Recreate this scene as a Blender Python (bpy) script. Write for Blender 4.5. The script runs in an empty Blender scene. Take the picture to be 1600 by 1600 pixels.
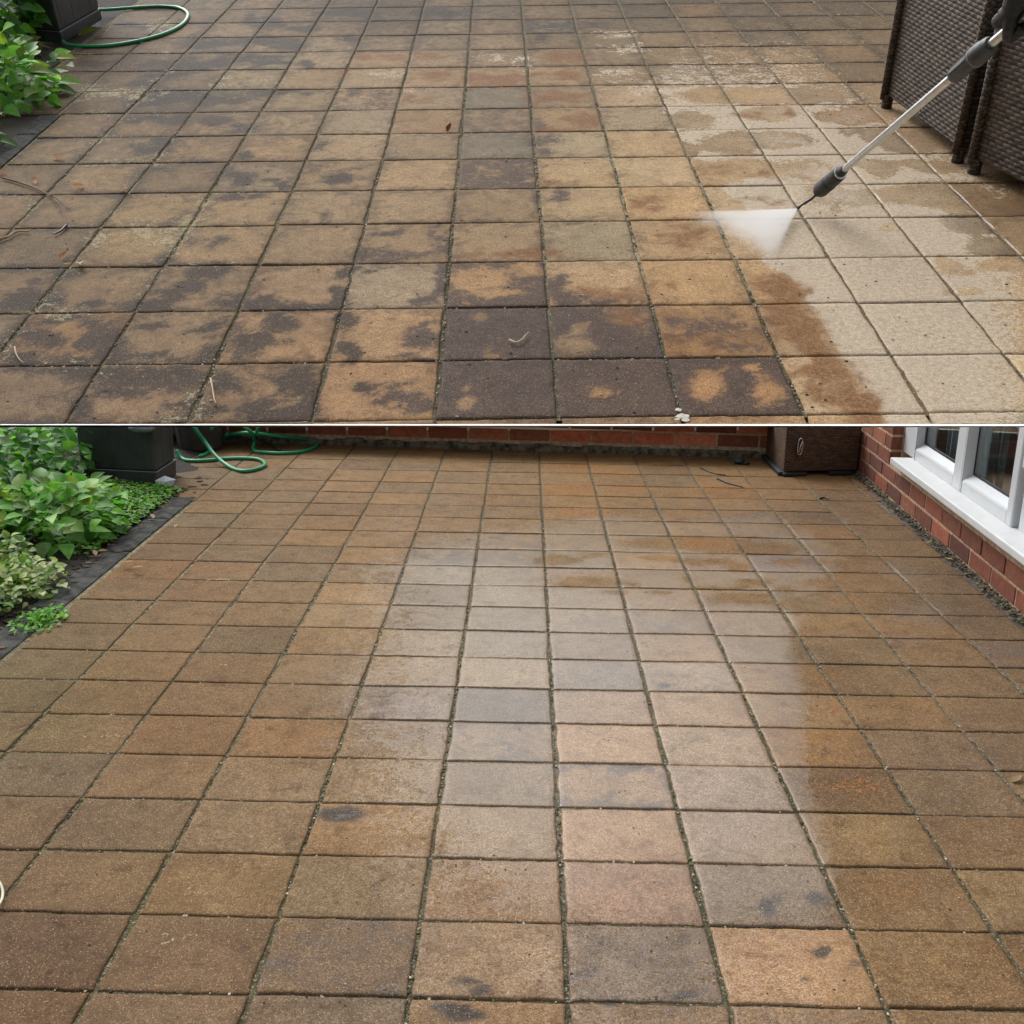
import bpy, bmesh, math, random
import numpy as np
from mathutils import Vector, Matrix, noise
random.seed(11)
RNG = np.random.default_rng(5)

# ------------------------------------------------------------------ survey of the place
# two paved planes seen by one camera: the level patio and the paved bank behind its low wall
F = 1600.0
SL = 0.28                       # patio: column width in metres
SU = 0.762                      # paved bank: slab width in metres
RL = np.array(((0.999791, -0.014204, -0.014687), (0.017989, 0.271180, 0.962360), (-0.009686, -0.962424, 0.271379)))
TL = np.array((0.394, 2.2705, 9.2967)) * SL
RU = np.array(((0.9999, 0.0113, 0.0087), (-0.0137, 0.6046, 0.7964), (0.0037, -0.7965, 0.6047)))
RU[:, 1] -= RU[:, 0] * (RU[:, 0] @ RU[:, 1]); RU[:, 0] /= np.linalg.norm(RU[:, 0]); RU[:, 1] /= np.linalg.norm(RU[:, 1]); RU[:, 2] = np.cross(RU[:, 0], RU[:, 1])
RL[:, 1] -= RL[:, 0] * (RL[:, 0] @ RL[:, 1]); RL[:, 0] /= np.linalg.norm(RL[:, 0]); RL[:, 1] /= np.linalg.norm(RL[:, 1]); RL[:, 2] = np.cross(RL[:, 0], RL[:, 1])
TU = np.array((-0.7189, -5.9742, 15.1812)) * SU
ROWU = {-6: -7.214, -5: -5.956, -4: -4.744, -3: -3.59, -2: -2.404, -1: -1.188, 0: 0.0, 1: 1.139, 2: 2.252, 3: 3.366, 4: 4.452, 5: 5.548, 6: 6.615, 7: 7.664, 8: 8.638}
ROWL = {-16: -12.908, -15: -12.057, -14: -11.217, -13: -10.272, -12: -9.485, -11: -8.697, -10: -7.933, -9: -7.112, -8: -6.266, -7: -5.473, -6: -4.683, -5: -3.881, -4: -3.088, -3: -2.293, -2: -1.52, -1: -0.758, 0: 0.0, 1: 0.743, 2: 1.489, 3: 2.223, 4: 2.969}
ML = np.c_[RL[:, 0], -RL[:, 1], -RL[:, 2]]
MUm = np.c_[RU[:, 0], -RU[:, 1], -RU[:, 2]]
CAM = -ML.T @ TL


def ray(px, py):
    return np.array(((px - 800) / F, (py - 800) / F, 1.0))


def atL(px, py, z=0.0):
    d = ML.T @ ray(px, py)
    return CAM + d * ((z - CAM[2]) / d[2])


def atLdep(px, py, dep):
    return CAM + ML.T @ ray(px, py) * dep


def depU(px, py, z=0.0):
    n = MUm[:, 2]
    return (z + n @ TU) / (n @ ray(px, py))


def atUdep(px, py, dep):
    return MUm.T @ (ray(px, py) * dep - TU)


def atU(px, py, z=0.0):
    return atUdep(px, py, depU(px, py, z))


def imgL(P):
    q = P @ ML.T + TL
    return q[:, :2] / q[:, 2:3] * F + 800


def imgU(P):
    q = P @ MUm.T + TU
    return q[:, :2] / q[:, 2:3] * F + 800


_m = np.eye(4); _m[:3, :3] = ML.T @ MUm; _m[:3, 3] = CAM + ML.T @ TU
MU = Matrix(_m.tolist())
LINE = 667.4
_d0 = ML.T @ ray(800, LINE); _r = ML.T @ np.array((1.0, 0, 0))
CUTN = np.cross(_r, _d0); CUTN /= np.linalg.norm(CUTN)
if CUTN[2] < 0: CUTN = -CUTN

# ------------------------------------------------------------------ camera, sky, sun, exposure
S = bpy.context.scene
COL = S.collection
cd = bpy.data.cameras.new('camera'); cam = bpy.data.objects.new('camera', cd); COL.objects.link(cam)
cd.sensor_width = 36; cd.lens = 36.0; cd.clip_start = 0.05; cd.clip_end = 3000
_c = np.eye(4); _c[:3, :3] = ML.T @ np.diag((1.0, -1, -1)); _c[:3, 3] = CAM
cam.matrix_world = Matrix(_c.tolist())
S.camera = cam
S.render.resolution_x = S.render.resolution_y = 1024
SUN_EL, SUN_AZ = math.radians(50), math.radians(325)      # azimuth clockwise from +Y: bright cloud ahead and to the left
w = bpy.data.worlds.new("World"); S.world = w; w.use_nodes = True
wn = w.node_tree; wn.nodes.clear()
sky = wn.nodes.new('ShaderNodeTexSky'); sky.sky_type = 'NISHITA'; sky.sun_disc = False
sky.sun_elevation = SUN_EL; sky.sun_rotation = SUN_AZ; sky.air_density = 1.0; sky.dust_density = 8.0; sky.ozone_density = 1.0
hs = wn.nodes.new('ShaderNodeHueSaturation'); hs.inputs['Saturation'].default_value = 0.05
bg = wn.nodes.new('ShaderNodeBackground'); bg.inputs[1].default_value = 0.15
wo = wn.nodes.new('ShaderNodeOutputWorld')
wn.links.new(sky.outputs[0], hs.inputs['Color']); wn.links.new(hs.outputs[0], bg.inputs[0]); wn.links.new(bg.outputs[0], wo.inputs[0])
sl = bpy.data.lights.new('sun', 'SUN'); sl.energy = 0.5; sl.angle = math.radians(30); sl.color = (1, .98, .95)
so = bpy.data.objects.new('sun', sl); COL.objects.link(so)
so.rotation_euler = Vector((-math.sin(SUN_AZ) * math.cos(SUN_EL), -math.cos(SUN_AZ) * math.cos(SUN_EL), -math.sin(SUN_EL))).to_track_quat('-Z', 'Y').to_euler()
S.view_settings.view_transform = 'Standard'; S.view_settings.look = 'None'; S.view_settings.exposure = 0.36; S.view_settings.gamma = 1
S.cycles.volume_bounces = 6; S.cycles.max_bounces = 12


# ------------------------------------------------------------------ materials
def lin(c):
    c = np.asarray(c, float) / 255.0
    return np.where(c <= 0.04045, c / 12.92, ((c + 0.055) / 1.055) ** 2.4)


class N:
    """tiny node helper"""
    def __init__(s, name):
        s.m = bpy.data.materials.new(name); s.m.use_nodes = True; s.t = s.m.node_tree; s.t.nodes.clear()
        s.out = s.t.nodes.new('ShaderNodeOutputMaterial')
        s.b = s.t.nodes.new('ShaderNodeBsdfPrincipled'); s.t.links.new(s.b.outputs[0], s.out.inputs[0])

    def n(s, typ, **kw):
        x = s.t.nodes.new(typ)
        for k, v in kw.items(): setattr(x, k, v)
        return x

    def put(s, sock, v):
        if hasattr(v, 'links') or isinstance(v, bpy.types.NodeSocket): s.t.links.new(v, sock)
        else:
            if isinstance(v, (tuple, list, np.ndarray)) and len(v) == 3 and sock.type == 'RGBA': v = (*[float(q) for q in v], 1)
            sock.default_value = v

    def math(s, op, a, b=0.0, c=None, clamp=False):
        x = s.n('ShaderNodeMath', operation=op, use_clamp=clamp)
        s.put(x.inputs[0], a); s.put(x.inputs[1], b)
        if c is not None: s.put(x.inputs[2], c)
        return x.outputs[0]

    def mix(s, f, a, b, mode='MIX'):
        x = s.n('ShaderNodeMix', data_type='RGBA', blend_type=mode)
        s.put(x.inputs[0], f); s.put(x.inputs[6], a); s.put(x.inputs[7], b)
        return x.outputs[2]

    def step(s, v, a, b, o0=0.0, o1=1.0):
        x = s.n('ShaderNodeMapRange', interpolation_type='SMOOTHSTEP')
        s.put(x.inputs[0], v); x.inputs[1].default_value = a; x.inputs[2].default_value = b; x.inputs[3].default_value = o0; x.inputs[4].default_value = o1
        return x.outputs[0]

    def noise(s, vec, scale, detail=5, rough=.6, dist=0.0):
        x = s.n('ShaderNodeTexNoise'); s.put(x.inputs['Vector'], vec)
        x.inputs['Scale'].default_value = scale; x.inputs['Detail'].default_value = detail; x.inputs['Roughness'].default_value = rough; x.inputs['Distortion'].default_value = dist
        return x.outputs[0]

    def voro(s, vec, scale, feat='F1', out=0):
        x = s.n('ShaderNodeTexVoronoi', feature=feat); s.put(x.inputs['Vector'], vec); x.inputs['Scale'].default_value = scale
        return x.outputs[out]

    def obj(s): return s.n('ShaderNodeTexCoord').outputs['Object']

    def attr(s, name, out='Color'): return s.n('ShaderNodeAttribute', attribute_name=name).outputs[out]

    def bump(s, h, strength=.3, dist=.01, normal=None):
        x = s.n('ShaderNodeBump'); x.inputs['Strength'].default_value = strength; x.inputs['Distance'].default_value = dist
        s.put(x.inputs['Height'], h)
        if normal is not None: s.put(x.inputs['Normal'], normal)
        return x.outputs[0]

    def set(s, **kw):
        for k, v in kw.items(): s.put(s.b.inputs[k.replace('_', ' ')], v)


def simple(name, col, rough=.6, metal=0.0, var=.25, scale=12, bump=.15, bdist=.004, spec=.5):
    m = N(name); o = m.obj()
    n1 = m.noise(o, scale, 6, .65); n2 = m.noise(o, scale * 9, 3, .6)
    c = m.mix(m.step(n1, .3, .7), np.array(col) * (1 - var), np.minimum(np.array(col) * (1 + var), 1))
    c = m.mix(m.step(n2, .55, .8, 0, .25), c, np.array(col) * .5)
    m.set(Base_Color=c, Roughness=m.step(n1, .2, .8, rough * .85, min(rough * 1.15, 1)), Metallic=metal, Normal=m.bump(n2, bump, bdist))
    m.b.inputs['Specular IOR Level'].default_value = spec
    return m.m


SAT = 1.0
K = 0.78        # albedo from the colour seen under this light


def paving_material(name, tile, dark, dark2, rust, pale, wetmax, mott=1.0, grime=(.34, .31, .30)):
    m = N(name); o = m.obj(); s = 1.0 / tile
    col = m.attr('col'); sep = m.n('ShaderNodeSeparateColor'); m.put(sep.inputs[0], m.attr('f1'))
    D, Rr, P = sep.outputs
    sep2 = m.n('ShaderNodeSeparateColor'); m.put(sep2.inputs[0], m.attr('f2')); W, Pu, Li = sep2.outputs
    nA = m.noise(o, 5 * s, 8, .70, .5); nB = m.noise(o, 20 * s, 6, .70); nC = m.noise(o, 60 * s, 4, .75); nD = m.noise(o, 2.2 * s, 5, .65, .7); nF = m.noise(o, 130 * s, 2, .6)
    cb = m.math('SUBTRACT', nB, .5); cc = m.math('SUBTRACT', nC, .5); ca = m.math('SUBTRACT', nA, .5)
    ragged = m.math('ADD', m.math('ADD', m.math('MULTIPLY', ca, 1.5), m.math('MULTIPLY', cb, 1.25)), m.math('MULTIPLY', cc, .9))
    fine = m.math('ADD', m.math('MULTIPLY', cb, .9), m.math('MULTIPLY', cc, 1.1))
    # clean stone, mottled
    c = m.mix(m.step(nD, .35, .65), m.mix(1.0, col, (.86, .84, .82), 'MULTIPLY'), m.mix(1.0, col, (1.10, 1.09, 1.08), 'MULTIPLY'))
    c = m.mix(m.step(m.math('ADD', nA, m.math('MULTIPLY', cc, .35)), .50, .72, 0, .62 * mott), c, m.mix(1.0, col, (.52, .45, .38), 'MULTIPLY'))
    c = m.mix(m.step(m.math('ADD', nA, m.math('MULTIPLY', cc, .3)), .44, .26, 0, .40 * mott), c, m.mix(1.0, col, (1.30, 1.28, 1.24), 'MULTIPLY'))
    G = m.attr('f3', 'Fac'); nM = m.noise(o, 4.2 * s, 10, .76, 1.2)
    gs = m.math('ADD', m.math('ADD', G, m.math('MULTIPLY', m.math('SUBTRACT', nM, .5), 2.0)), m.math('ADD', m.math('MULTIPLY', cb, .5), m.math('MULTIPLY', cc, .7)))
    gf = m.math('ADD', m.math('MULTIPLY', m.step(gs, .22, .46), .42), m.math('MULTIPLY', m.step(gs, .40, .60), .40))
    c = m.mix(gf, c, m.mix(1.0, col, grime, 'MULTIPLY'))
    pf = m.step(m.math('ADD', P, m.math('MULTIPLY', ragged, .8)), .42, .54)
    c = m.mix(pf, c, m.mix(m.step(nB, .35, .7), np.array(pale) * .90, np.array(pale) * 1.08))
    rf = m.step(m.math('ADD', Rr, ragged), .34, .72)
    c = m.mix(m.math('MULTIPLY', rf, .85), c, m.mix(m.step(nB, .35, .65), np.array(rust) * .62, np.array(rust) * 1.25))
    dsum = m.math('ADD', D, ragged); df = m.math('ADD', m.math('MULTIPLY', m.step(dsum, .26, .50), .45), m.math('MULTIPLY', m.step(dsum, .42, .66), .55))
    dk = m.mix(Pu, np.array(dark), np.array(dark2))
    c = m.mix(m.math('MULTIPLY', df, .93), c, m.mix(m.step(nA, .3, .7), m.mix(1.0, dk, (.66, .66, .68), 'MULTIPLY'), m.mix(1.0, dk, (1.38, 1.33, 1.3), 'MULTIPLY')))
    # hair cracks and scrapes
    nK = m.noise(o, 9 * s, 6, .62, 1.2); rid = m.math('ABSOLUTE', m.math('SUBTRACT', nK, .5))
    ck = m.math('MULTIPLY', m.step(rid, .010, .002), m.step(nD, .50, .60))
    c = m.mix(m.math('MULTIPLY', ck, .55), c, m.mix(1.0, col, (.34, .28, .24), 'MULTIPLY'))
    # lichen bloom
    lf = m.step(m.math('ADD', Li, m.math('MULTIPLY', ragged, 1.2)), .5, .64)
    c = m.mix(m.math('MULTIPLY', lf, .55), c, lin((188, 176, 138)) * K)
    # aggregate: fine grain, pale chips, dark pits
    for nn, lo, hi, a_, b_ in ((nC, .30, .70, .56, 1.44), (nB, .30, .70, .80, 1.20), (nF, .30, .70, .70, 1.30)):
        g = m.math('ADD', 1.0, m.math('MULTIPLY', m.math('SUBTRACT', m.step(nn, lo, hi, a_, b_), 1.0), m.step(pf, 0, 1, 1.0, .5))); gg = m.n('ShaderNodeCombineColor'); [m.put(gg.inputs[i], g) for i in range(3)]
        c = m.mix(1.0, c, gg.outputs[0], 'MULTIPLY')
    vr = m.n('ShaderNodeSeparateColor'); vx = m.n('ShaderNodeTexVoronoi'); m.put(vx.inputs['Vector'], o); vx.inputs['Scale'].default_value = 85 * s
    m.put(vr.inputs[0], vx.outputs['Color'])
    chip = m.math('MULTIPLY', m.step(vx.outputs['Distance'], .42, .25), m.step(vr.outputs[0], .80, .86))
    c = m.mix(m.math('MULTIPLY', chip, .45), c, lin((224, 204, 172)) * K)
    pit = m.math('MULTIPLY', m.step(vx.outputs['Distance'], .45, .25), m.step(vr.outputs[1], .86, .92))
    c = m.mix(m.math('MULTIPLY', pit, .55), c, m.mix(1.0, col, (.25, .22, .2), 'MULTIPLY'))
    # wetness: a film of water lying on the stone
    wf = m.step(m.math('ADD', m.math('ADD', W, m.math('MULTIPLY', fine, .55)), m.math('MULTIPLY', m.math('SUBTRACT', nM, .5), 1.1)), .26, .44)
    hb = m.math('ADD', m.math('MULTIPLY', nC, .8), m.math('MULTIPLY', nB, .8))
    nrm = m.bump(hb, .75, tile * .014)
    nw = m.bump(m.math('ADD', nB, m.math('MULTIPLY', nC, .5)), .12, tile * .012)
    m.set(Base_Color=c, Roughness=m.step(wf, 0, 1, .8, .5), Normal=nrm, Coat_Weight=m.math('MULTIPLY', m.math('MULTIPLY', wf, wetmax), m.step(W, .10, .85, .30, 1.0)), Coat_Roughness=m.step(W, .2, .8, .26, .09), Coat_IOR=1.45, Coat_Normal=nw)
    m.b.inputs['Specular IOR Level'].default_value = .2
    return m.m


def joint_material(name, tile):
    m = N(name); o = m.obj(); s = 1.0 / tile
    col = m.attr('col')
    nA = m.noise(o, 6 * s, 5, .65); nB = m.noise(o, 55 * s, 4, .7); nE = m.noise(o, 14 * s, 5, .7); nG = m.noise(o, 38 * s, 4, .7)
    c = m.mix(m.step(nA, .3, .7), m.mix(1.0, col, (.7, .7, .7), 'MULTIPLY'), m.mix(1.0, col, (1.4, 1.4, 1.4), 'MULTIPLY'))
    c = m.mix(m.step(nE, .51, .60, 0, .85), c, lin((66, 72, 34)) * K)
    c = m.mix(m.step(nG, .57, .62, 0, .85), c, lin((200, 190, 164)) * K)
    c = m.mix(m.step(nB, .49, .60, 0, .85), c, lin((44, 38, 26)) * K)
    m.set(Base_Color=c, Roughness=.9, Normal=m.bump(m.math('ADD', nB, nE), 1.0, tile * .03))
    return m.m


def brick_material(name):
    m = N(name); o = m.obj(); col = m.attr('col')
    n1 = m.noise(o, 30, 6, .7); n2 = m.noise(o, 170, 3, .6)
    c = m.mix(m.step(n1, .3, .7), m.mix(1.0, col, (.72, .68, .66), 'MULTIPLY'), m.mix(1.0, col, (1.2, 1.2, 1.2), 'MULTIPLY'))
    c = m.mix(m.step(n2, .55, .72, 0, .5), c, m.mix(1.0, col, (.45, .4, .4), 'MULTIPLY'))
    m.set(Base_Color=c, Roughness=.8, Normal=m.bump(m.math('ADD', n1, m.math('MULTIPLY', n2, .5)), .5, .006))
    return m.m


def leaf_material(name):
    m = N(name); o = m.obj(); col = m.attr('col')
    n1 = m.noise(o, 40, 4, .6)
    c = m.mix(m.step(n1, .3, .7), m.mix(1.0, col, (.78, .8, .7), 'MULTIPLY'), m.mix(1.0, col, (1.18, 1.15, 1.1), 'MULTIPLY'))
    m.set(Base_Color=c, Roughness=.5, Normal=m.bump(n1, .25, .004))
    m.b.inputs['Specular IOR Level'].default_value = .28
    tr = m.n('ShaderNodeBsdfTranslucent'); m.put(tr.inputs[0], m.mix(1.0, c, (1.3, 1.45, .7), 'MULTIPLY'))
    mx = m.n('ShaderNodeMixShader'); mx.inputs[0].default_value = .42
    m.t.links.new(m.b.outputs[0], mx.inputs[1]); m.t.links.new(tr.outputs[0], mx.inputs[2]); m.t.links.new(mx.outputs[0], m.out.inputs[0])
    return m.m


def weave_material(name, row, span, c0, c1):
    """woven flat rattan: strands rising over and dipping under uprights (UV: metres along / up the panel)"""
    m = N(name); uv = m.n('ShaderNodeUVMap', uv_map='uv').outputs[0]
    nw = m.n('ShaderNodeTexNoise'); m.put(nw.inputs['Vector'], uv); nw.inputs['Scale'].default_value = 1.5 / span; nw.inputs['Detail'].default_value = 3
    wob = m.n('ShaderNodeVectorMath', operation='MULTIPLY_ADD'); m.put(wob.inputs[0], nw.outputs[1]); wob.inputs[1].default_value = (.5 * span, .35 * row, 0); m.put(wob.inputs[2], uv)
    sp = m.n('ShaderNodeSeparateXYZ'); m.put(sp.inputs[0], wob.outputs[0]); U_, V_, _z = sp.outputs
    v = m.math('DIVIDE', V_, row); iv = m.math('FLOOR', v); fv = m.math('FRACT', v)
    alt = m.math('MULTIPLY', m.math('MODULO', m.math('ABSOLUTE', iv), 2.0), .5)
    u = m.math('ADD', m.math('DIVIDE', U_, span * 2), alt)
    over = m.math('ADD', m.math('MULTIPLY', m.math('SINE', m.math('MULTIPLY', u, 6.2832)), .5), .5)
    prof = m.math('POWER', m.math('SINE', m.math('MULTIPLY', fv, 3.1416)), .45)
    h = m.math('MULTIPLY', prof, m.math('ADD', m.math('MULTIPLY', over, .7), .3))
    wn_ = m.n('ShaderNodeTexWhiteNoise', noise_dimensions='2D'); cmb = m.n('ShaderNodeCombineXYZ'); m.put(cmb.inputs[0], m.math('FLOOR', u)); m.put(cmb.inputs[1], iv); m.put(wn_.inputs['Vector'], cmb.outputs[0])
    n2 = m.noise(uv, 2.5 / row, 4, .65); big = m.noise(uv, .35 / span, 3, .6)
    c = m.mix(wn_.outputs[0], c0, c1)
    c = m.mix(m.step(big, .35, .7, 0, .45), c, np.array(c0) * .55)
    c = m.mix(m.step(n2, .52, .75, 0, .55), c, np.array(c1) * 1.7)
    c = m.mix(m.step(h, .45, .12), c, np.array(c0) * .12)
    m.set(Base_Color=c, Roughness=.62, Normal=m.bump(m.math('ADD', h, m.math('MULTIPLY', n2, .25)), .9, row * .5))
    m.b.inputs['Specular IOR Level'].default_value = .25
    return m.m


# ------------------------------------------------------------------ mesh building
class MB:
    def __init__(s): s.v = []; s.f = []; s.uv = None; s.col = []

    def add(s, vs, fs, col=None):
        n = len(s.v); s.v += [tuple(map(float, p)) for p in vs]; s.f += [tuple(i + n for i in f) for f in fs]
        if col is not None: s.col += [tuple(map(float, col))] * len(vs)
        return s

    def hexa(s, c8, bev=0.0, col=None):
        """eight corners: bottom ring then top ring"""
        if bev <= 0:
            return s.add(c8, ((3, 2, 1, 0), (4, 5, 6, 7), (0, 1, 5, 4), (1, 2, 6, 5), (2, 3, 7, 6), (3, 0, 4, 7)), col)
        b = bmesh.new(); vs = [b.verts.new(Vector(p)) for p in c8]
        for f in ((3, 2, 1, 0), (4, 5, 6, 7), (0, 1, 5, 4), (1, 2, 6, 5), (2, 3, 7, 6), (3, 0, 4, 7)): b.faces.new([vs[i] for i in f])
        bmesh.ops.bevel(b, geom=b.edges[:], offset=bev, segments=2, affect='EDGES', profile=.5)
        b.verts.index_update()
        s.add([v.co[:] for v in b.verts], [[v.index for v in f.verts] for f in b.faces], col); b.free(); return s

    def box(s, x0, x1, y0, y1, z0, z1, bev=0.0, fr=None, col=None):
        c = [(x0, y0, z0), (x1, y0, z0), (x1, y1, z0), (x0, y1, z0), (x0, y0, z1), (x1, y0, z1), (x1, y1, z1), (x0, y1, z1)]
        if fr: c = [fr(*p) for p in c]
        return s.hexa(c, bev, col)

    def tube(s, pts, rad, seg=12, cap=True, col=None, squash=1.0):
        pts = [Vector(p) for p in pts]; n = len(pts)
        if not hasattr(rad, '__len__'): rad = [rad] * n
        vs, fs = [], []; up = None
        for i, p in enumerate(pts):
            t = (pts[min(i + 1, n - 1)] - pts[max(i - 1, 0)]).normalized()
            if up is None: up = t.orthogonal().normalized()
            up = (up - t * up.dot(t)).normalized(); sd = t.cross(up)
            for k in range(seg):
                a = 2 * math.pi * k / seg; vs.append(p + (up * math.cos(a) * squash + sd * math.sin(a)) * rad[i])
        for i in range(n - 1):
            for k in range(seg):
                a = i * seg + k; b_ = i * seg + (k + 1) % seg; fs.append((a, b_, b_ + seg, a + seg))
        if cap:
            fs.append(tuple(range(seg - 1, -1, -1))); fs.append(tuple((n - 1) * seg + k for k in range(seg)))
        return s.add(vs, fs, col)

    def blob(s, c, r, sub=2, rough=.2, scale=(1, 1, 1), sc=2.0, seed=0.0, col=None):
        b = bmesh.new(); bmesh.ops.create_icosphere(b, subdivisions=sub, radius=1.0)
        vs = []
        for v in b.verts:
            d = v.co.normalized(); k = 1 + rough * noise.noise(d * sc + Vector((seed, seed * .7, 3.1)))
            vs.append((c[0] + d.x * k * r * scale[0], c[1] + d.y * k * r * scale[1], c[2] + d.z * k * r * scale[2]))
        b.verts.index_update(); s.add(vs, [[v.index for v in f.verts] for f in b.faces], col); b.free(); return s


def smooth_path(pts, n=8):
    P = [Vector(p) for p in pts]; out = []
    for i in range(len(P) - 1):
        p0, p1, p2, p3 = P[max(i - 1, 0)], P[i], P[i + 1], P[min(i + 2, len(P) - 1)]
        for k in range(n):
            t = k / n
            out.append(.5 * ((2 * p1) + (-p0 + p2) * t + (2 * p0 - 5 * p1 + 4 * p2 - p3) * t * t + (-p0 + 3 * p1 - 3 * p2 + p3) * t ** 3))
    out.append(P[-1]); return out


def make_mesh(name, mb, mat, origin=(0, 0, 0), cut=False, fill=True, smooth=False, auto=None, uvs=False):
    me = bpy.data.meshes.new(name)
    o = np.array(origin, float)
    v = np.array(mb.v, float)
    me.from_pydata((v - o).tolist(), [], mb.f)
    if mb.col and len(mb.col) == len(mb.v):
        a = me.attributes.new('col', 'FLOAT_COLOR', 'POINT')
        a.data.foreach_set('color', np.c_[np.array(mb.col), np.ones(len(mb.col))].ravel())
    me.validate()
    if cut or uvs or auto:
        b = bmesh.new(); b.from_mesh(me)
        if cut:
            r = bmesh.ops.bisect_plane(b, geom=b.verts[:] + b.edges[:] + b.faces[:], plane_co=Vector((CAM - o).tolist()), plane_no=Vector(CUTN.tolist()), clear_outer=True)
            if fill:
                ed = [e for e in r['geom_cut'] if isinstance(e, bmesh.types.BMEdge)]
                bmesh.ops.holes_fill(b, edges=ed, sides=0)
        if fill: bmesh.ops.recalc_face_normals(b, faces=b.faces[:])
        b.normal_update()
        if uvs:
            ul = b.loops.layers.uv.new('uv')
            for f in b.faces:
                n = f.normal
                t = Vector((0, 0, 1)).cross(n)
                t = Vector((1, 0, 0)) if t.length < .3 else t.normalized()
                u2 = n.cross(t)
                for l in f.loops: l[ul].uv = (l.vert.co.dot(t), l.vert.co.dot(u2))
        b.to_mesh(me); b.free()
    if smooth:
        me.polygons.foreach_set('use_smooth', [True] * len(me.polygons))
        if auto:
            try: me.set_sharp_from_angle(angle=math.radians(auto))
            except Exception: pass
    if mat: me.materials.append(mat)
    return me


class Thing:
    def __init__(s, name, label, cat, loc, frame='L', group=None):
        s.loc = np.array(loc, float); s.frame = frame
        s.e = bpy.data.objects.new(name, None); COL.objects.link(s.e); s.e.empty_display_size = .1
        s.e.matrix_world = (MU if frame == 'U' else Matrix()) @ Matrix.Translation(Vector(s.loc.tolist()))
        s.e['label'] = label; s.e['category'] = cat
        if group: s.e['group'] = group

    def part(s, name, mb, mat, parent=None, label=None, **kw):
        o = bpy.data.objects.new(name, make_mesh(name, mb, mat, s.loc, **kw)); COL.objects.link(o)
        o.parent = parent or s.e
        if label: o['label'] = label
        return o


def single(name, mb, mat, label=None, cat=None, loc=(0, 0, 0), frame='L', group=None, kind=None, **kw):
    o = bpy.data.objects.new(name, make_mesh(name, mb, mat, loc, **kw)); COL.objects.link(o)
    o.matrix_world = (MU if frame == 'U' else Matrix()) @ Matrix.Translation(Vector([float(q) for q in loc]))
    if label: o['label'] = label
    if cat: o['category'] = cat
    if group: o['group'] = group
    if kind: o['kind'] = kind
    return o


# ------------------------------------------------------------------ paving
def idw(anch, px, sat=None):
    A = np.array([a[:2] for a in anch], float); Cc = np.array([a[2] for a in anch], float)
    A2 = A * np.array((1, 1.6)); P = px * np.array((1, 1.6))
    d = ((P[:, None] - A2[None]) ** 2).sum(2) + 400
    wt = d ** -1.5
    o = (wt @ Cc) / wt.sum(1, keepdims=True); g = o.mean(1, keepdims=True)
    return g + (o - g) * (SAT if sat is None else sat)


def vnoise(P, scale, seed=0.0):
    return np.array([noise.noise(Vector((p[0] * scale, p[1] * scale, seed))) for p in P])


def blobs(lst, px, wx, wy):
    """union of soft ellipses (x, y, rx, ry[, value]) measured on the photograph, evaluated where the stone lies"""
    out = np.zeros(len(px))
    q = px + np.c_[wx, wy]
    for b in lst:
        val = b[4] if len(b) > 4 else 1.0
        d = np.sqrt(((q[:, 0] - b[0]) / b[2]) ** 2 + ((q[:, 1] - b[1]) / b[3]) ** 2)
        out = np.maximum(out, val * np.clip(1.28 - .68 * d, 0, 1))
    return out


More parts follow.
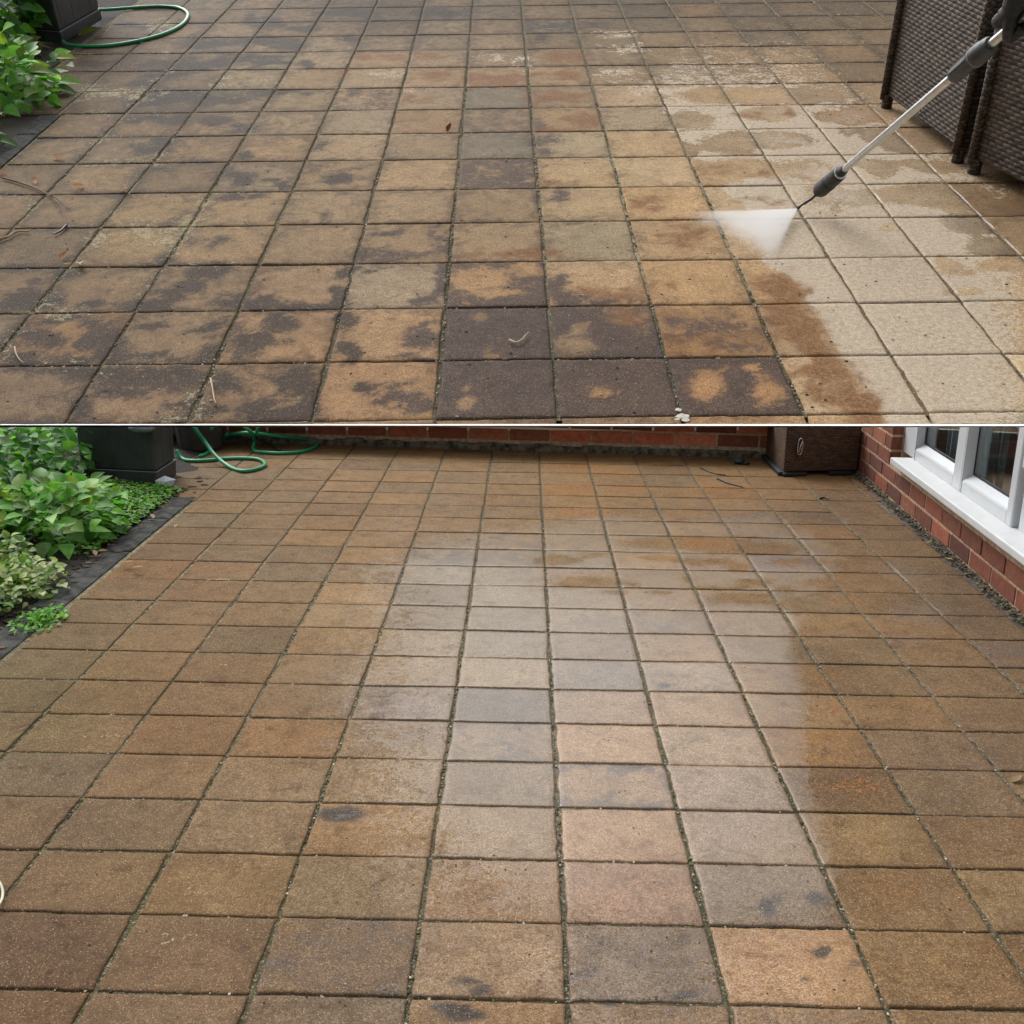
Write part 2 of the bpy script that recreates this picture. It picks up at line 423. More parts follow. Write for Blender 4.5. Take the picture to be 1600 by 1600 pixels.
def paving(name, tile, rows, cols, img, mat, skip=None, clipx=None, gapx=.022, gapy=.018, res=(12, 10), fields=None, frame='L'):
    """all tiles of one pavement: every tile its own worn slab with rounded edges"""
    V, Fc, TC, UVt = [], [], [], []
    nx, ny = res
    base_u = np.concatenate(([0, .018], np.linspace(.06, .94, nx - 3), [.982, 1]))
    base_v = np.concatenate(([0, .022], np.linspace(.07, .93, ny - 3), [.978, 1]))
    rk = sorted(rows)
    off = 0
    for r in rk[:-1]:
        y0, y1 = -rows[r] * tile, -rows[r + 1] * tile
        for c in cols:
            if skip and skip(c, r): continue
            x0, x1 = c * tile, (c + 1) * tile
            if clipx:
                x0, x1 = clipx(x0, x1, (y0 + y1) / 2)
                if x1 - x0 < tile * .12: continue
            rnd = np.random.default_rng(50000 + c * 37 + r * 101)
            j = np.clip(rnd.normal(0, .005, 8), -.008, .008) * tile
            gx, gy = gapx * tile, gapy * tile
            P00 = (x0 + gx + j[0], y0 - gy + j[1]); P10 = (x1 - gx + j[2], y0 - gy + j[3]); P01 = (x0 + gx + j[4], y1 + gy + j[5]); P11 = (x1 - gx + j[6], y1 + gy + j[7])
            U, Vv = np.meshgrid(base_u, base_v); u, v = U.ravel(), Vv.ravel()
            X = (1 - v) * ((1 - u) * P00[0] + u * P10[0]) + v * ((1 - u) * P01[0] + u * P11[0])
            Y = (1 - v) * ((1 - u) * P00[1] + u * P10[1]) + v * ((1 - u) * P01[1] + u * P11[1])
            ring = (u < 1e-6) | (u > 1 - 1e-6) | (v < 1e-6) | (v > 1 - 1e-6)
            tilt = rnd.normal(0, .0035, 2); h = np.clip(rnd.normal(0, .0022), -.004, .004) * tile
            Z = h + tilt[0] * (u - .5) * tile + tilt[1] * (v - .5) * tile - ring * .006 * tile
            n = len(u); nu, nv = len(base_u), len(base_v)
            i = np.arange(n).reshape(nv, nu)
            V.append(np.c_[X, Y, Z]); TC.append(np.c_[np.full(n, c), np.full(n, r)]); UVt.append(np.c_[u, v])
            f = np.stack((i[1:, :-1], i[1:, 1:], i[:-1, 1:], i[:-1, :-1]), -1).reshape(-1, 4) + off
            Fc.append(f)
            # skirt
            bd = np.concatenate((i[0, :], i[1:, -1], i[-1, -2::-1], i[-2:0:-1, 0]))
            m = len(bd)
            SK = np.c_[X[bd], Y[bd], np.full(m, -.07 * tile)]
            V.append(SK); TC.append(np.c_[np.full(m, c), np.full(m, r)]); UVt.append(np.c_[u[bd], v[bd]])
            k = np.arange(m); k2 = (k + 1) % m
            Fc.append(np.stack((bd[k] + off, bd[k2] + off, off + n + k2, off + n + k), -1))
            off += n + m
    V = np.concatenate(V); Fc = np.concatenate(Fc); TC = np.concatenate(TC); UVt = np.concatenate(UVt)
    # ragged arrises and gentle undulation
    e = np.minimum.reduce([UVt[:, 0], 1 - UVt[:, 0], UVt[:, 1], 1 - UVt[:, 1]])
    wv = vnoise(V, 11 / tile, 3.0); V[:, 0] += wv * .018 * tile * (e < .03); V[:, 1] += vnoise(V, 11 / tile, 8.0) * .014 * tile * (e < .03)
    V[:, 2] += vnoise(V, 1.1 / tile, 1.0) * .003 * tile
    px = img(V)
    col, f1, f2, f3 = fields(V, px, TC, UVt, e)
    me = bpy.data.meshes.new(name); me.from_pydata(V.tolist(), [], Fc.tolist())
    for nm, arr in (('col', col), ('f1', f1), ('f2', f2)):
        a = me.attributes.new(nm, 'FLOAT_COLOR', 'POINT'); a.data.foreach_set('color', np.c_[arr, np.ones(len(arr))].astype(np.float32).ravel())
    a = me.attributes.new('f3', 'FLOAT', 'POINT'); a.data.foreach_set('value', f3.astype(np.float32))
    me.polygons.foreach_set('use_smooth', [True] * len(me.polygons))
    me.materials.append(mat)
    o = bpy.data.objects.new(name, me); COL.objects.link(o); o['kind'] = 'structure'
    if frame == 'U': o.matrix_world = MU
    return o


def joints(name, x0, x1, y0, y1, step, z, img, mat, anch, frame='L', keep=None):
    xs = np.arange(x0, x1 + step, step); ys = np.arange(y0, y1 + step, step)
    X, Y = np.meshgrid(xs, ys); V = np.c_[X.ravel(), Y.ravel(), np.full(X.size, z)]
    V[:, 2] += vnoise(V, 1.3 / step, 5.0) * step * .004
    i = np.arange(len(V)).reshape(X.shape)
    Fc = np.stack((i[:-1, :-1], i[:-1, 1:], i[1:, 1:], i[1:, :-1]), -1).reshape(-1, 4)
    if keep is not None: Fc = Fc[keep(V)[Fc].all(1)]
    q = V @ (MUm if frame == 'U' else ML).T + (TU if frame == 'U' else TL)
    front = q[:, 2] > .5
    px = np.full((len(V), 2), 800.0); px[:, 1] = 1700; px[front] = np.clip(img(V)[front], -800, 2400)
    col = lin(np.clip(idw(anch, px) * 1.12, 0, 240)) * K
    me = bpy.data.meshes.new(name); me.from_pydata(V.tolist(), [], Fc.tolist())
    a = me.attributes.new('col', 'FLOAT_COLOR', 'POINT'); a.data.foreach_set('color', np.c_[col, np.ones(len(col))].astype(np.float32).ravel())
    me.materials.append(mat); o = bpy.data.objects.new(name, me); COL.objects.link(o); o['kind'] = 'structure'
    if frame == 'U': o.matrix_world = MU
    return o


# ---- the paved bank (seen before and while it is being washed)
AU = [(150,100,(112,90,62)),(300,60,(128,104,74)),(250,150,(120,96,64)),(400,130,(150,128,92)),(120,240,(135,112,78)),(250,240,(128,102,68)),(450,200,(148,120,82)),(60,380,(120,95,64)),(230,370,(150,126,86)),(400,330,(152,124,86)),(100,460,(130,102,70)),(300,440,(146,115,80)),(450,520,(152,117,80)),(60,620,(140,110,80)),(250,620,(138,108,78)),(600,450,(164,134,98)),(600,330,(160,132,96)),(600,600,(156,124,92)),(600,200,(160,134,100)),(600,80,(145,120,88)),(600,20,(100,80,52)),(780,360,(152,124,88)),(780,200,(152,127,94)),(780,100,(152,126,92)),(800,20,(122,100,68)),(930,380,(162,140,104)),(1000,300,(172,144,104)),(930,240,(168,145,110)),(1090,300,(182,152,114)),(1070,430,(186,150,104)),(1080,380,(186,150,106)),(1000,160,(168,142,108)),(1000,60,(132,110,78)),(1000,10,(102,82,52)),(1200,250,(176,151,116)),(1200,180,(170,145,112)),(1200,100,(142,116,82)),(1200,30,(116,93,60)),(1330,30,(120,95,62)),(1330,90,(130,104,72)),(1300,150,(150,122,88)),(1400,220,(168,140,106)),(1300,280,(180,156,122)),(1450,280,(166,140,105)),(1570,320,(140,110,74)),(1330,380,(192,172,142)),(1450,360,(190,168,138)),(1560,360,(160,130,94)),(1450,500,(196,178,150)),(1350,600,(185,160,128)),(1560,600,(198,180,152)),(1100,520,(150,112,70)),(930,460,(172,136,96)),(960,600,(150,113,76)),(780,600,(148,112,76)),(780,520,(148,112,76)),(780,440,(158,124,86)),(1140,610,(168,126,82)),(-300,300,(125,98,66)),(1900,300,(140,108,72)),(800,-200,(110,90,60))]
DU = [(294,377,22,7,.8),(341,374,22,8,.8),(40,467,42,15),(20,478,30,10),(61,438,22,6,.8),(111,426,28,5),(148,475,26,9),(81,472,24,9),(325,428,32,9),(300,445,28,10),(270,462,28,9),(245,474,22,8),(340,424,30,8),(230,480,62,6),(391,475,44,10),(472,478,85,7),(531,462,13,20),(371,458,22,10,.8),
 (111,499,64,7),(51,526,30,9),(78,539,34,10),(34,561,44,7),(142,526,24,24),(118,563,48,8),(182,539,13,26),(170,562,24,8),(236,512,26,8),(246,555,54,6),(321,516,27,9),(326,553,13,18),(350,500,14,12),(400,526,40,15),(385,540,22,20),(435,502,26,9),(483,489,54,4),(535,505,10,12),
 (202,586,95,15),(287,588,42,20),(128,580,44,14),(189,611,52,13),(287,634,22,12),(128,637,20,14),(40,578,64,6),(351,597,27,18),(390,607,18,7),(462,593,38,20),(488,612,14,32),(429,610,9,12),(405,647,32,18),(455,644,44,14),(337,640,32,11),
 (537,424,18,6),(570,419,36,4),(689,424,12,14),(684,446,13,22),(665,475,24,4),(543,502,17,11),(543,543,16,15),(662,532,36,10),(676,512,12,12),(658,561,44,5),(567,607,17,8),(628,600,30,8),(608,617,20,8),(641,627,32,12),(658,637,22,10),(630,622,14,10),
 (871,445,14,16),(935,472,80,7,.85),(884,468,24,12),(980,470,30,6,.7),(604,364,27,5,.9),(682,370,8,22,.9),(635,400,75,7,.8),(570,398,16,9,.8),(700,385,7,25,.8),
 (256,116,36,8),(223,132,26,6),(287,101,64,10),(270,148,64,10),(243,159,54,8),(321,67,42,9),(405,64,52,7),(452,71,26,11),(422,37,27,8),(398,89,44,5),(148,100,34,8,.9),(202,40,34,5),(236,44,26,5),(337,155,52,9),(405,145,32,7,.9),(456,145,34,3),(223,186,48,6),(277,187,22,5),(337,189,44,6),(381,202,27,5),(236,233,44,7,.9),(253,219,22,5),(300,250,22,2.5),(378,243,17,8),(506,229,12,10,.8),(243,267,34,6,.9),(378,277,26,11),(435,287,27,4),(526,280,26,9),(371,308,44,5,.9),(523,20,34,6),(550,20,32,7),(685,20,40,7),(543,61,16,8,.9),(340,100,22,9),(420,98,38,5),(300,35,30,5,.8),(470,45,30,5,.9),(480,100,10,6),(390,30,14,9),
 (510,340,12,9,.7),(440,318,24,5,.7),(300,330,30,6,.7),(290,310,16,6,.8),(270,345,14,8,.8),(560,262,26,6,.7),(495,262,16,8,.7),(610,245,14,6,.6),
 (850,219,22,10,.8),(856,240,14,6,.8),(840,195,14,6,.7),(875,308,22,12,.75),(835,306,8,20,.6),(1110,512,75,22,.62),(1140,545,45,8,.66),(1060,500,30,10,.6),(845,60,14,9,.7),(930,38,36,6,.66)]
TANU = [(746,436,44,16),(775,457,34,6),(820,421,26,9),(751,495,17,7),(763,551,12,11),(898,541,30,17),(905,512,13,8),(985,500,46,22,.62),(732,608,9,8),(729,631,13,12),(932,611,19,8),(1104,604,33,25),(1197,611,30,23),(1173,577,14,7),(1140,577,9,5),(724,443,24,14,.6)]
RUSTU = [(564,89,14,4),(616,89,27,5),(665,89,24,5),(678,118,32,6),(773,123,47,9),(773,132,40,4),(884,89,32,9),(884,118,27,9),(837,116,13,4),(651,157,27,5),(640,152,10,4),(867,152,52,10,.9),(918,189,32,9),(850,201,27,4),(890,203,40,3,.8),(867,287,54,5),(840,285,14,8,.8),(1009,317,42,14,.8),(817,397,64,9),(760,402,40,5,.8),(935,462,90,14,.9),(990,455,30,12,.7),(969,505,54,24),(1110,530,75,22,.8),(1060,535,30,20,.8),(1230,440,24,14),(1250,462,16,9),(1235,505,44,22),(1270,528,32,16),(1210,480,26,9,.8),(1300,590,46,24),(1325,622,44,16),(1270,600,24,32,.9),(1350,630,20,10),(1075,370,50,16,.7),(1120,262,40,10,.55),(1060,350,26,8,.6),(1040,440,34,9,.6),(1160,240,24,6,.6),(1165,180,26,5,.8),(1240,176,14,4,.9),(1190,272,28,5,.6),(1170,312,40,6,.7),(1215,320,12,4,.8),(540,118,20,5,.7),(536,92,10,4,.7)]
WETU = [(1377,267,20,11),(1392,258,12,6),(1438,304,64,15),(1480,312,46,14),(1384,304,10,6),(1333,309,62,11),(1290,300,30,8),(1260,268,40,14),(1361,256,22,7),(1215,219,42,9),(1142,224,32,13),(1164,262,52,12),(1108,275,42,14),(1394,357,17,7),(1485,421,17,11),(1475,410,8,8),(1546,384,27,9),(1516,350,38,11),(1566,414,27,6),(1560,330,60,12),(1396,212,34,10),(1420,225,30,10),(1330,182,34,8),(1200,178,26,8),(1190,150,46,8),(1250,150,40,8),(1120,150,34,7),(1080,190,24,9),(1330,205,16,4),(1590,380,20,20),(1460,262,26,6),(1425,255,14,4),(1300,330,8,5),(1505,455,24,4),(1500,425,20,5),(1070,232,26,8),(1010,190,24,8)]
GREYU = {(0, 0): .48, (0, 2): .66, (-2, -1): .52, (0, 5): .84, (0, 6): 1.0, (1, 6): .97, (0, 7): 1.0, (1, 7): .95, (2, 7): 1.05, (1, -5): .55, (-4, -4): .35}


def fields_u(V, px, TC, uv, e):
    n = len(V)
    tid = TC[:, 0] * 131 + TC[:, 1] * 17
    cen = np.c_[(TC[:, 0] + .5) * SU, -np.interp(TC[:, 1] + .5, sorted(RU_ROWS), [RU_ROWS[k] for k in sorted(RU_ROWS)]) * SU, np.zeros(n)]
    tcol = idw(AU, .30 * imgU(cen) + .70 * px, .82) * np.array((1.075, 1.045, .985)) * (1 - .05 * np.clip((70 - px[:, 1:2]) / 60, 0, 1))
    rt = np.array([np.random.default_rng(int(abs(t)) + 9).normal(0, 1, 3) for t in np.unique(tid)]); inv = np.unique(tid, return_inverse=True)[1]; rt = rt[inv]
    f = 1 + .055 * rt[:, :1] + np.c_[.02 * rt[:, 1], np.zeros(n), -.03 * rt[:, 1]]
    col = lin(np.clip(tcol * f, 20, 235)) * K
    loc = np.clip((px[:, 1] + 443) / 1000, .3, 1.2)
    wx = vnoise(V, 3.2 / SU, 11) * 26 * loc; wy = vnoise(V, 3.2 / SU, 23) * 15 * loc
    D = blobs(DU, px, wx, wy) * .85
    left = np.clip((640 - px[:, 0]) / 420, 0, 1)
    nz = vnoise(V, 2.1 / SU, 41)
    D = np.maximum(D, left * np.clip(.36 - e * 1.6, 0, .36) * (1 + 1.4 * nz) + left * .22 * (nz + .1))
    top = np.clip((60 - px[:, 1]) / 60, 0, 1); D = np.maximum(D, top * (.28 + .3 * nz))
    for (c, r), v in GREYU.items():
        k = (TC[:, 0] == c) & (TC[:, 1] == r); D[k] = np.maximum(D[k], v * (.9 + .2 * nz[k]))
    Pu = np.clip((px[:, 0] - 560) / 90, 0, 1) * np.clip((px[:, 1] - 120) / 60, 0, 1)
    D = np.clip(D - blobs([(a, b_, c_ * .76, d_ * .8, *v) for a, b_, c_, d_, *v in TANU], px, wx * .5, wy * .5) * 1.0, -.3, 1.0)
    R_ = blobs(RUSTU, px, wx * .8, wy * .8) * .72 + .10
    lyb = np.array((400, 430, 470, 500, 540, 562, 600, 640, 720)); lxb = np.array((1185, 1222, 1258, 1278, 1302, 1318, 1344, 1374, 1420))
    bd = (px[:, 0] + wx * .35 - np.interp(px[:, 1], lyb, lxb)); band = np.clip(1.25 - np.abs(bd + 32) / 44, 0, 1) * np.clip((px[:, 1] - 415) / 25, 0, 1) * .78
    R_ = np.maximum(R_, band)
    # what the jet has already cleaned: everything right of this line
    ly = np.array((-400, 60, 120, 200, 300, 340, 415, 440, 470, 500, 540, 562, 600, 640, 720)); lx = np.array((1180, 1060, 1010, 1040, 1130, 1180, 1192, 1240, 1260, 1278, 1302, 1318, 1344, 1374, 1420))
    side = (px[:, 0] + wx * .35 - np.interp(px[:, 1], ly, lx)) / 34
    P = np.clip(.42 + side, -.4, 1.0)
    far = np.clip((px[:, 1] - 40) / 230, 0, 1) ** 1.3; rightfade = np.clip((1620 - px[:, 0] - (px[:, 1] < 330) * np.clip(330 - px[:, 1], 0, 200) * 1.1) / 160, 0, 1)  # cleaned tone weakens with distance and towards the right
    P = P * (.25 + .75 * far) * (.3 + .7 * rightfade)
    P = np.where(P > 0, P - blobs(WETU, px, wx * .6, wy * .6) * 1.1, P)
    P = np.maximum(P, .86 * blobs([(640, 90, 60, 8), (600, 115, 40, 6), (980, 75, 60, 8), (960, 115, 60, 10), (1010, 140, 50, 10), (620, 155, 26, 8), (640, 140, 40, 4), (560, 160, 20, 6), (960, 55, 40, 8), (800, 92, 60, 8), (820, 110, 20, 20, .8), (890, 200, 20, 8, .5), (930, 150, 20, 14, .8), (945, 190, 18, 18, .7), (1020, 200, 34, 8, .7), (1050, 130, 30, 10)], px, wx, wy) * .55)
    W = np.clip(.42 * np.clip((px[:, 1] - 0) / 250, 0, 1) * np.clip(side * .2, 0, 1), 0, 1) * (P < .3)
    Li = np.clip(left * .30 * np.clip(.3 - e, 0, .3) / .3 * (1 + 2 * vnoise(V, 1.2 / SU, 77)), 0, .5) + blobs([(1350, 40, 120, 50, .30), (400, 130, 60, 12, .35), (230, 365, 60, 25, .42), (180, 150, 70, 14, .38), (250, 40, 30, 12, .4)], px, wx, wy)
    P = np.clip(P, -.4, 1)
    gx = idw([(100,100,(.42,)*3),(100,400,(.30,)*3),(100,600,(.30,)*3),(350,200,(.40,)*3),(350,380,(.26,)*3),(400,550,(.28,)*3),(600,600,(.12,)*3),(600,350,(.22,)*3),(600,150,(.16,)*3),(600,20,(.46,)*3),(800,30,(.36,)*3),(800,200,(.20,)*3),(780,370,(.22,)*3),(1000,330,(.12,)*3),(950,200,(.16,)*3),(1000,50,(.26,)*3),(1100,450,(.10,)*3),(1200,40,(.36,)*3),(1200,150,(.10,)*3),(1400,60,(.30,)*3),(1350,300,(-.2,)*3),(1450,550,(-.4,)*3),(1560,330,(.15,)*3),(800,560,(.25,)*3),(1100,600,(.2,)*3)], px, 1.0)[:, 0]
    gx = np.where(gx > .05, gx + .02, gx); Gr = gx + .30 * np.clip(1 - e / .2, 0, 1) * (gx > .05) - .06
    return col, np.c_[np.clip(D, 0, 1), np.clip(R_, 0, 1), np.clip(P, 0, 1)], np.c_[W, Pu, np.clip(Li, 0, 1)], Gr


RU_ROWS = {r: v for r, v in ROWU.items()}
RU_ROWS.update({9: 9.0, -7: -8.5, -8: -9.75, -9: -11.0, -10: -12.3, -11: -13.6})
FRONT_U = 8.71                              # the bank's lower edge, just behind the wall's coping
RU_ROWS[9] = 9.55
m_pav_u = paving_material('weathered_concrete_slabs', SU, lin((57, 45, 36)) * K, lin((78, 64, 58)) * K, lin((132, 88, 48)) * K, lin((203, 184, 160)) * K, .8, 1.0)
m_joint_u = joint_material('mossy_joint_sand', SU)


def clip_u(x0, x1, y):
    lim = -5.92 * SU if y < .1 * SU else -7.0 * SU
    return max(x0, lim), x1


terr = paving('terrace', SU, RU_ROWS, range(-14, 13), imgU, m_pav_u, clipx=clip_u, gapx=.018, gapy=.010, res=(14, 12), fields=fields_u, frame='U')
# the bank is trimmed along its straight lower edge
P0, P1 = atU(-700, 662.6), atU(2300, 662.6)
b = bmesh.new(); b.from_mesh(terr.data)
nrm = Vector((P1[1] - P0[1], -(P1[0] - P0[0]), 0)).normalized()
bmesh.ops.bisect_plane(b, geom=b.verts[:] + b.edges[:] + b.faces[:], plane_co=Vector(P0.tolist()), plane_no=nrm, clear_outer=True)
b.to_mesh(terr.data); b.free()
jo = joints('terrace_joints', -14 * SU, 13 * SU, P0[1] - .1, 13.6 * SU, .25, -.015 * SU, imgU, m_joint_u,
            [(150, 200, (150, 138, 96)), (300, 350, (140, 126, 84)), (200, 100, (110, 95, 62)), (60, 300, (150, 135, 95)), (300, 520, (88, 78, 46)), (600, 420, (78, 72, 44)), (700, 560, (80, 74, 48)), (600, 200, (96, 88, 58)), (800, 300, (130, 116, 80)), (900, 150, (120, 108, 76)), (1000, 300, (185, 170, 140)), (1040, 420, (170, 155, 125)), (1040, 560, (84, 78, 56)), (1200, 560, (96, 82, 52)), (1400, 450, (122, 98, 70)), (1500, 580, (128, 104, 78)), (1250, 200, (112, 92, 62)), (1300, 60, (150, 130, 92)), (1100, 60, (150, 132, 98)), (1450, 260, (130, 108, 78)), (600, 30, (80, 68, 40))], 'U', keep=lambda V: np.where(V[:, 1] < .1 * SU, V[:, 0] > -6.2 * SU, V[:, 0] > -7.3 * SU))
b = bmesh.new(); b.from_mesh(jo.data)
bmesh.ops.bisect_plane(b, geom=b.verts[:] + b.edges[:] + b.faces[:], plane_co=Vector(P0.tolist()) + nrm * .05, plane_no=nrm, clear_outer=True)
b.to_mesh(jo.data); b.free()

# ---- the level patio (washed and still wet)
AL = [(150,1060,(128,100,60)),(100,940,(130,100,62)),(60,1090,(120,97,57)),(250,870,(128,93,58)),(330,800,(130,100,64)),(420,760,(140,107,72)),(300,1050,(142,107,72)),(250,1140,(140,104,70)),(400,1000,(144,110,74)),(450,1150,(150,112,75)),(100,1290,(132,100,70)),(250,1380,(142,110,76)),(60,1500,(120,88,62)),(300,1500,(140,106,78)),(350,1380,(150,118,84)),(450,870,(147,114,80)),(550,760,(150,114,77)),(600,820,(154,117,80)),(550,960,(158,126,92)),(500,1300,(152,118,86)),(600,1230,(168,134,100)),(550,1500,(130,106,90)),(530,1390,(142,114,84)),(650,1050,(166,139,112)),(620,1100,(150,126,112)),(780,1100,(146,123,107)),(780,1040,(160,136,110)),(800,980,(158,134,110)),(700,900,(152,128,104)),(780,930,(160,136,111)),(700,760,(147,114,80)),(800,760,(142,108,72)),(900,780,(154,114,68)),(900,850,(150,118,80)),(800,1220,(162,132,106)),(780,1300,(168,138,110)),(780,1390,(160,128,104)),(780,1500,(175,138,108)),(930,1000,(162,136,116)),(950,1050,(152,130,114)),(950,1110,(180,142,114)),(950,1160,(184,147,117)),(950,1300,(180,142,114)),(980,1390,(180,134,107)),(1000,1500,(147,120,100)),(1080,1060,(180,147,121)),(1120,1160,(178,145,118)),(1130,1230,(180,145,121)),(1150,1300,(168,138,118)),(1180,1400,(160,130,106)),(1230,1500,(180,140,110)),(1000,760,(142,106,66)),(1100,790,(147,107,64)),(1000,840,(150,115,75)),(1200,830,(137,100,60)),(1300,800,(120,87,57)),(1250,750,(142,102,62)),(1350,870,(130,96,62)),(1300,950,(148,113,76)),(1300,1050,(128,95,60)),(1400,1050,(142,110,74)),(1250,1150,(150,110,68)),(1450,1000,(137,102,67)),(1500,950,(112,86,64)),(1450,1100,(144,108,72)),(1500,1170,(127,96,70)),(1330,1230,(122,88,54)),(1450,1240,(130,100,72)),(1500,1310,(127,97,70)),(1370,1300,(156,122,82)),(1400,1390,(136,100,64)),(1560,1400,(156,122,84)),(1450,1500,(148,114,78)),(1580,1480,(130,95,62)),(1100,900,(150,112,68)),(800,1800,(150,118,90))]
DL = [(533,1272,34,10),(520,1266,18,6),(700,1576,34,10),(728,1588,30,8),(720,1572,12,5),(1200,1414,13,11),(1193,1396,9,5),(1267,1403,18,8),(735,1540,22,6,.8),(745,1552,10,5),(725,1530,14,4,.8),(1282,1487,10,4),(1330,1508,15,5,.7),(1075,1556,18,6),(1255,1528,12,4,.8),(948,1566,8,6),(1040,1583,10,7),(1000,1200,14,5,.8),(640,1268,9,5,.5),(1040,1073,10,4,.9),(655,1555,60,3,.5),(1235,1432,14,5,.5),(150,1352,12,4,.6),(440,800,10,3,.5)]
GREYL = {(-2, -2): .24, (-1, -2): .26, (-1, -1): .30, (1, -3): .28, (0, 0): .48, (-2, 3): .30, (0, 3): .30, (-2, -8): .34, (-1, -8): .36, (-1, -9): .30, (1, -5): .30, (2, -12): .3, (3, -11): .36, (3, -8): .44, (5, -4): .40, (0, -5): .25, (-3, 3): .1, (-2, -7): .2}
TANL = [(910, 1225, 36, 17), (995, 1231, 32, 15)]
DRYL = [(874, 876, 34, 7), (930, 868, 26, 5), (928, 908, 66, 9), (890, 914, 30, 6), (1019, 871, 40, 5), (1050, 877, 28, 6), (1110, 878, 66, 7), (1150, 884, 30, 8), (1127, 917, 56, 6), (1178, 910, 36, 5), (1161, 936, 62, 11), (1262, 942, 66, 16), (1228, 921, 26, 8), (1249, 879, 60, 9), (1080, 850, 90, 9), (960, 925, 24, 5), (1030, 926, 26, 4), (1300, 910, 60, 12), (1180, 860, 70, 9), (1075, 905, 16, 6), (985, 912, 20, 6)]


def fields_l(V, px, TC, uv, e):
    n = len(V); q = V @ ML.T + TL; px = px.copy(); px[q[:, 2] < .6] = (800, 1750)
    tid = TC[:, 0] * 131 + TC[:, 1] * 17
    rk = sorted(RL_ROWS)
    cen = np.c_[(TC[:, 0] + .5) * SL, -np.interp(TC[:, 1] + .5, rk, [RL_ROWS[k] for k in rk]) * SL, np.zeros(n)]
    cp = imgL(cen); qq = cen @ ML.T + TL; cp[qq[:, 2] < .6] = (800, 1750)
    tcol = idw(AL, .25 * cp + .75 * px, .86) * np.array((.915, .915, .855))
    rt = np.array([np.random.default_rng(int(abs(t)) + 77).normal(0, 1, 3) for t in np.unique(tid)]); rt = rt[np.unique(tid, return_inverse=True)[1]]
    f = 1 + .035 * rt[:, :1] + np.c_[.018 * rt[:, 1], np.zeros(n), -.03 * rt[:, 1]]
    # the film of water: strong mid-right, its right edge imitating the house's dark reflection
    loc = np.clip((px[:, 1] - 325) / 900, .35, 1.4)
    wx = vnoise(V, 3.0 / SL, 11) * 22 * loc; wy = vnoise(V, 3.0 / SL, 23) * 9 * loc
    ry = np.array((600, 800, 880, 960, 1000, 1040, 1090, 1150, 1220, 1300, 1400, 1500, 1700)); rx = np.array((1180, 1240, 1330, 1260, 1230, 1242, 1262, 1256, 1266, 1290, 1320, 1290, 1300))
    right = np.clip((np.interp(px[:, 1], ry, rx) - px[:, 0] + wx * .5) / 64 + .35, 0, 1)
    left = np.clip((px[:, 0] - 430 + np.clip(px[:, 1] - 1200, 0, 400) * .10) / 520, 0, 1)
    back = np.clip((px[:, 1] - 770) / 110, 0, 1)
    near = 1 - .62 * np.clip((px[:, 1] - 1230) / 220, 0, 1)
    W = np.clip(right, 0, .8) / .8 * (.15 + .85 * left ** 1.25) * back * near * .95
    W = np.maximum(W, .27 * np.clip((px[:, 1] - 720) / 60, 0, 1) * np.clip((px[:, 0] - 420) / 200, 0, 1))
    W = np.maximum(W, blobs([(1400, 895, 50, 14, .55), (1430, 960, 60, 22, .5), (1330, 925, 30, 20, .5), (1410, 1000, 50, 14, .42), (1230, 860, 60, 14, .7), (1180, 900, 50, 16, .6), (1060, 836, 80, 7, .5), (950, 812, 90, 4, .5), (1250, 858, 70, 8, .6), (1470, 1040, 50, 12, .35)], px, wx, wy))
    W = W - blobs(DRYL, px, wx, wy) * .75 * (px[:, 1] < 960)
    W = np.clip(W, 0, 1)
    col = lin(np.clip(tcol * f, 20, 235)) * K
    # paver colours keep part of the sky's reflected paleness in the wet middle
    D = blobs(DL, px, wx * .3, wy * .3)
    nz = vnoise(V, 2.0 / SL, 41)
    for (c, r), v in GREYL.items():
        k = (TC[:, 0] == c) & (TC[:, 1] == r); D[k] = np.maximum(D[k], v * (1 + .45 * nz[k]))
    D = np.clip(D - blobs([(a, b_, c_ * .8, d_ * .8) for a, b_, c_, d_ in TANL], px, wx * .5, wy * .5), 0, 1)
    R_ = blobs([(900, 730, 50, 6), (960, 737, 40, 5, .9), (900, 763, 40, 7), (990, 765, 50, 6), (780, 780, 40, 5, .8), (920, 800, 50, 6, .9), (1100, 765, 40, 6, .8), (460, 1160, 50, 14, .4), (1100, 850, 60, 8, .8), (1300, 1060, 40, 14, .6), (1290, 1105, 30, 16, .8), (1340, 1230, 60, 18, .7), (1390, 1395, 80, 24, .45), (1330, 940, 40, 8, .8), (1200, 880, 60, 8, .8)], px, wx, wy) * .6 + .06
    P = np.clip(.12 * nz, 0, 1) * 0
    Li = blobs([(265, 1468, 40, 3, .55), (250, 1475, 14, 3, .6), (310, 1490, 14, 10, .4), (315, 1505, 12, 3, .5), (300, 1398, 14, 9, .45), (330, 1420, 20, 3, .45), (180, 1150, 14, 5, .45), (165, 870, 30, 4, .4), (350, 905, 30, 4, .4), (345, 1040, 20, 5, .4), (215, 1330, 40, 3, .5), (360, 1335, 20, 3, .45)], px, wx * .3, wy * .3)
    return col, np.c_[D, np.clip(R_, 0, 1), P], np.c_[W, (D > .2) & (D < .72) & (blobs(DL, px, wx * .3, wy * .3) < .05), np.clip(Li, 0, 1)], .13 + .16 * np.clip(1 - e / .16, 0, 1) * (.5 + nz) + .10 * nz


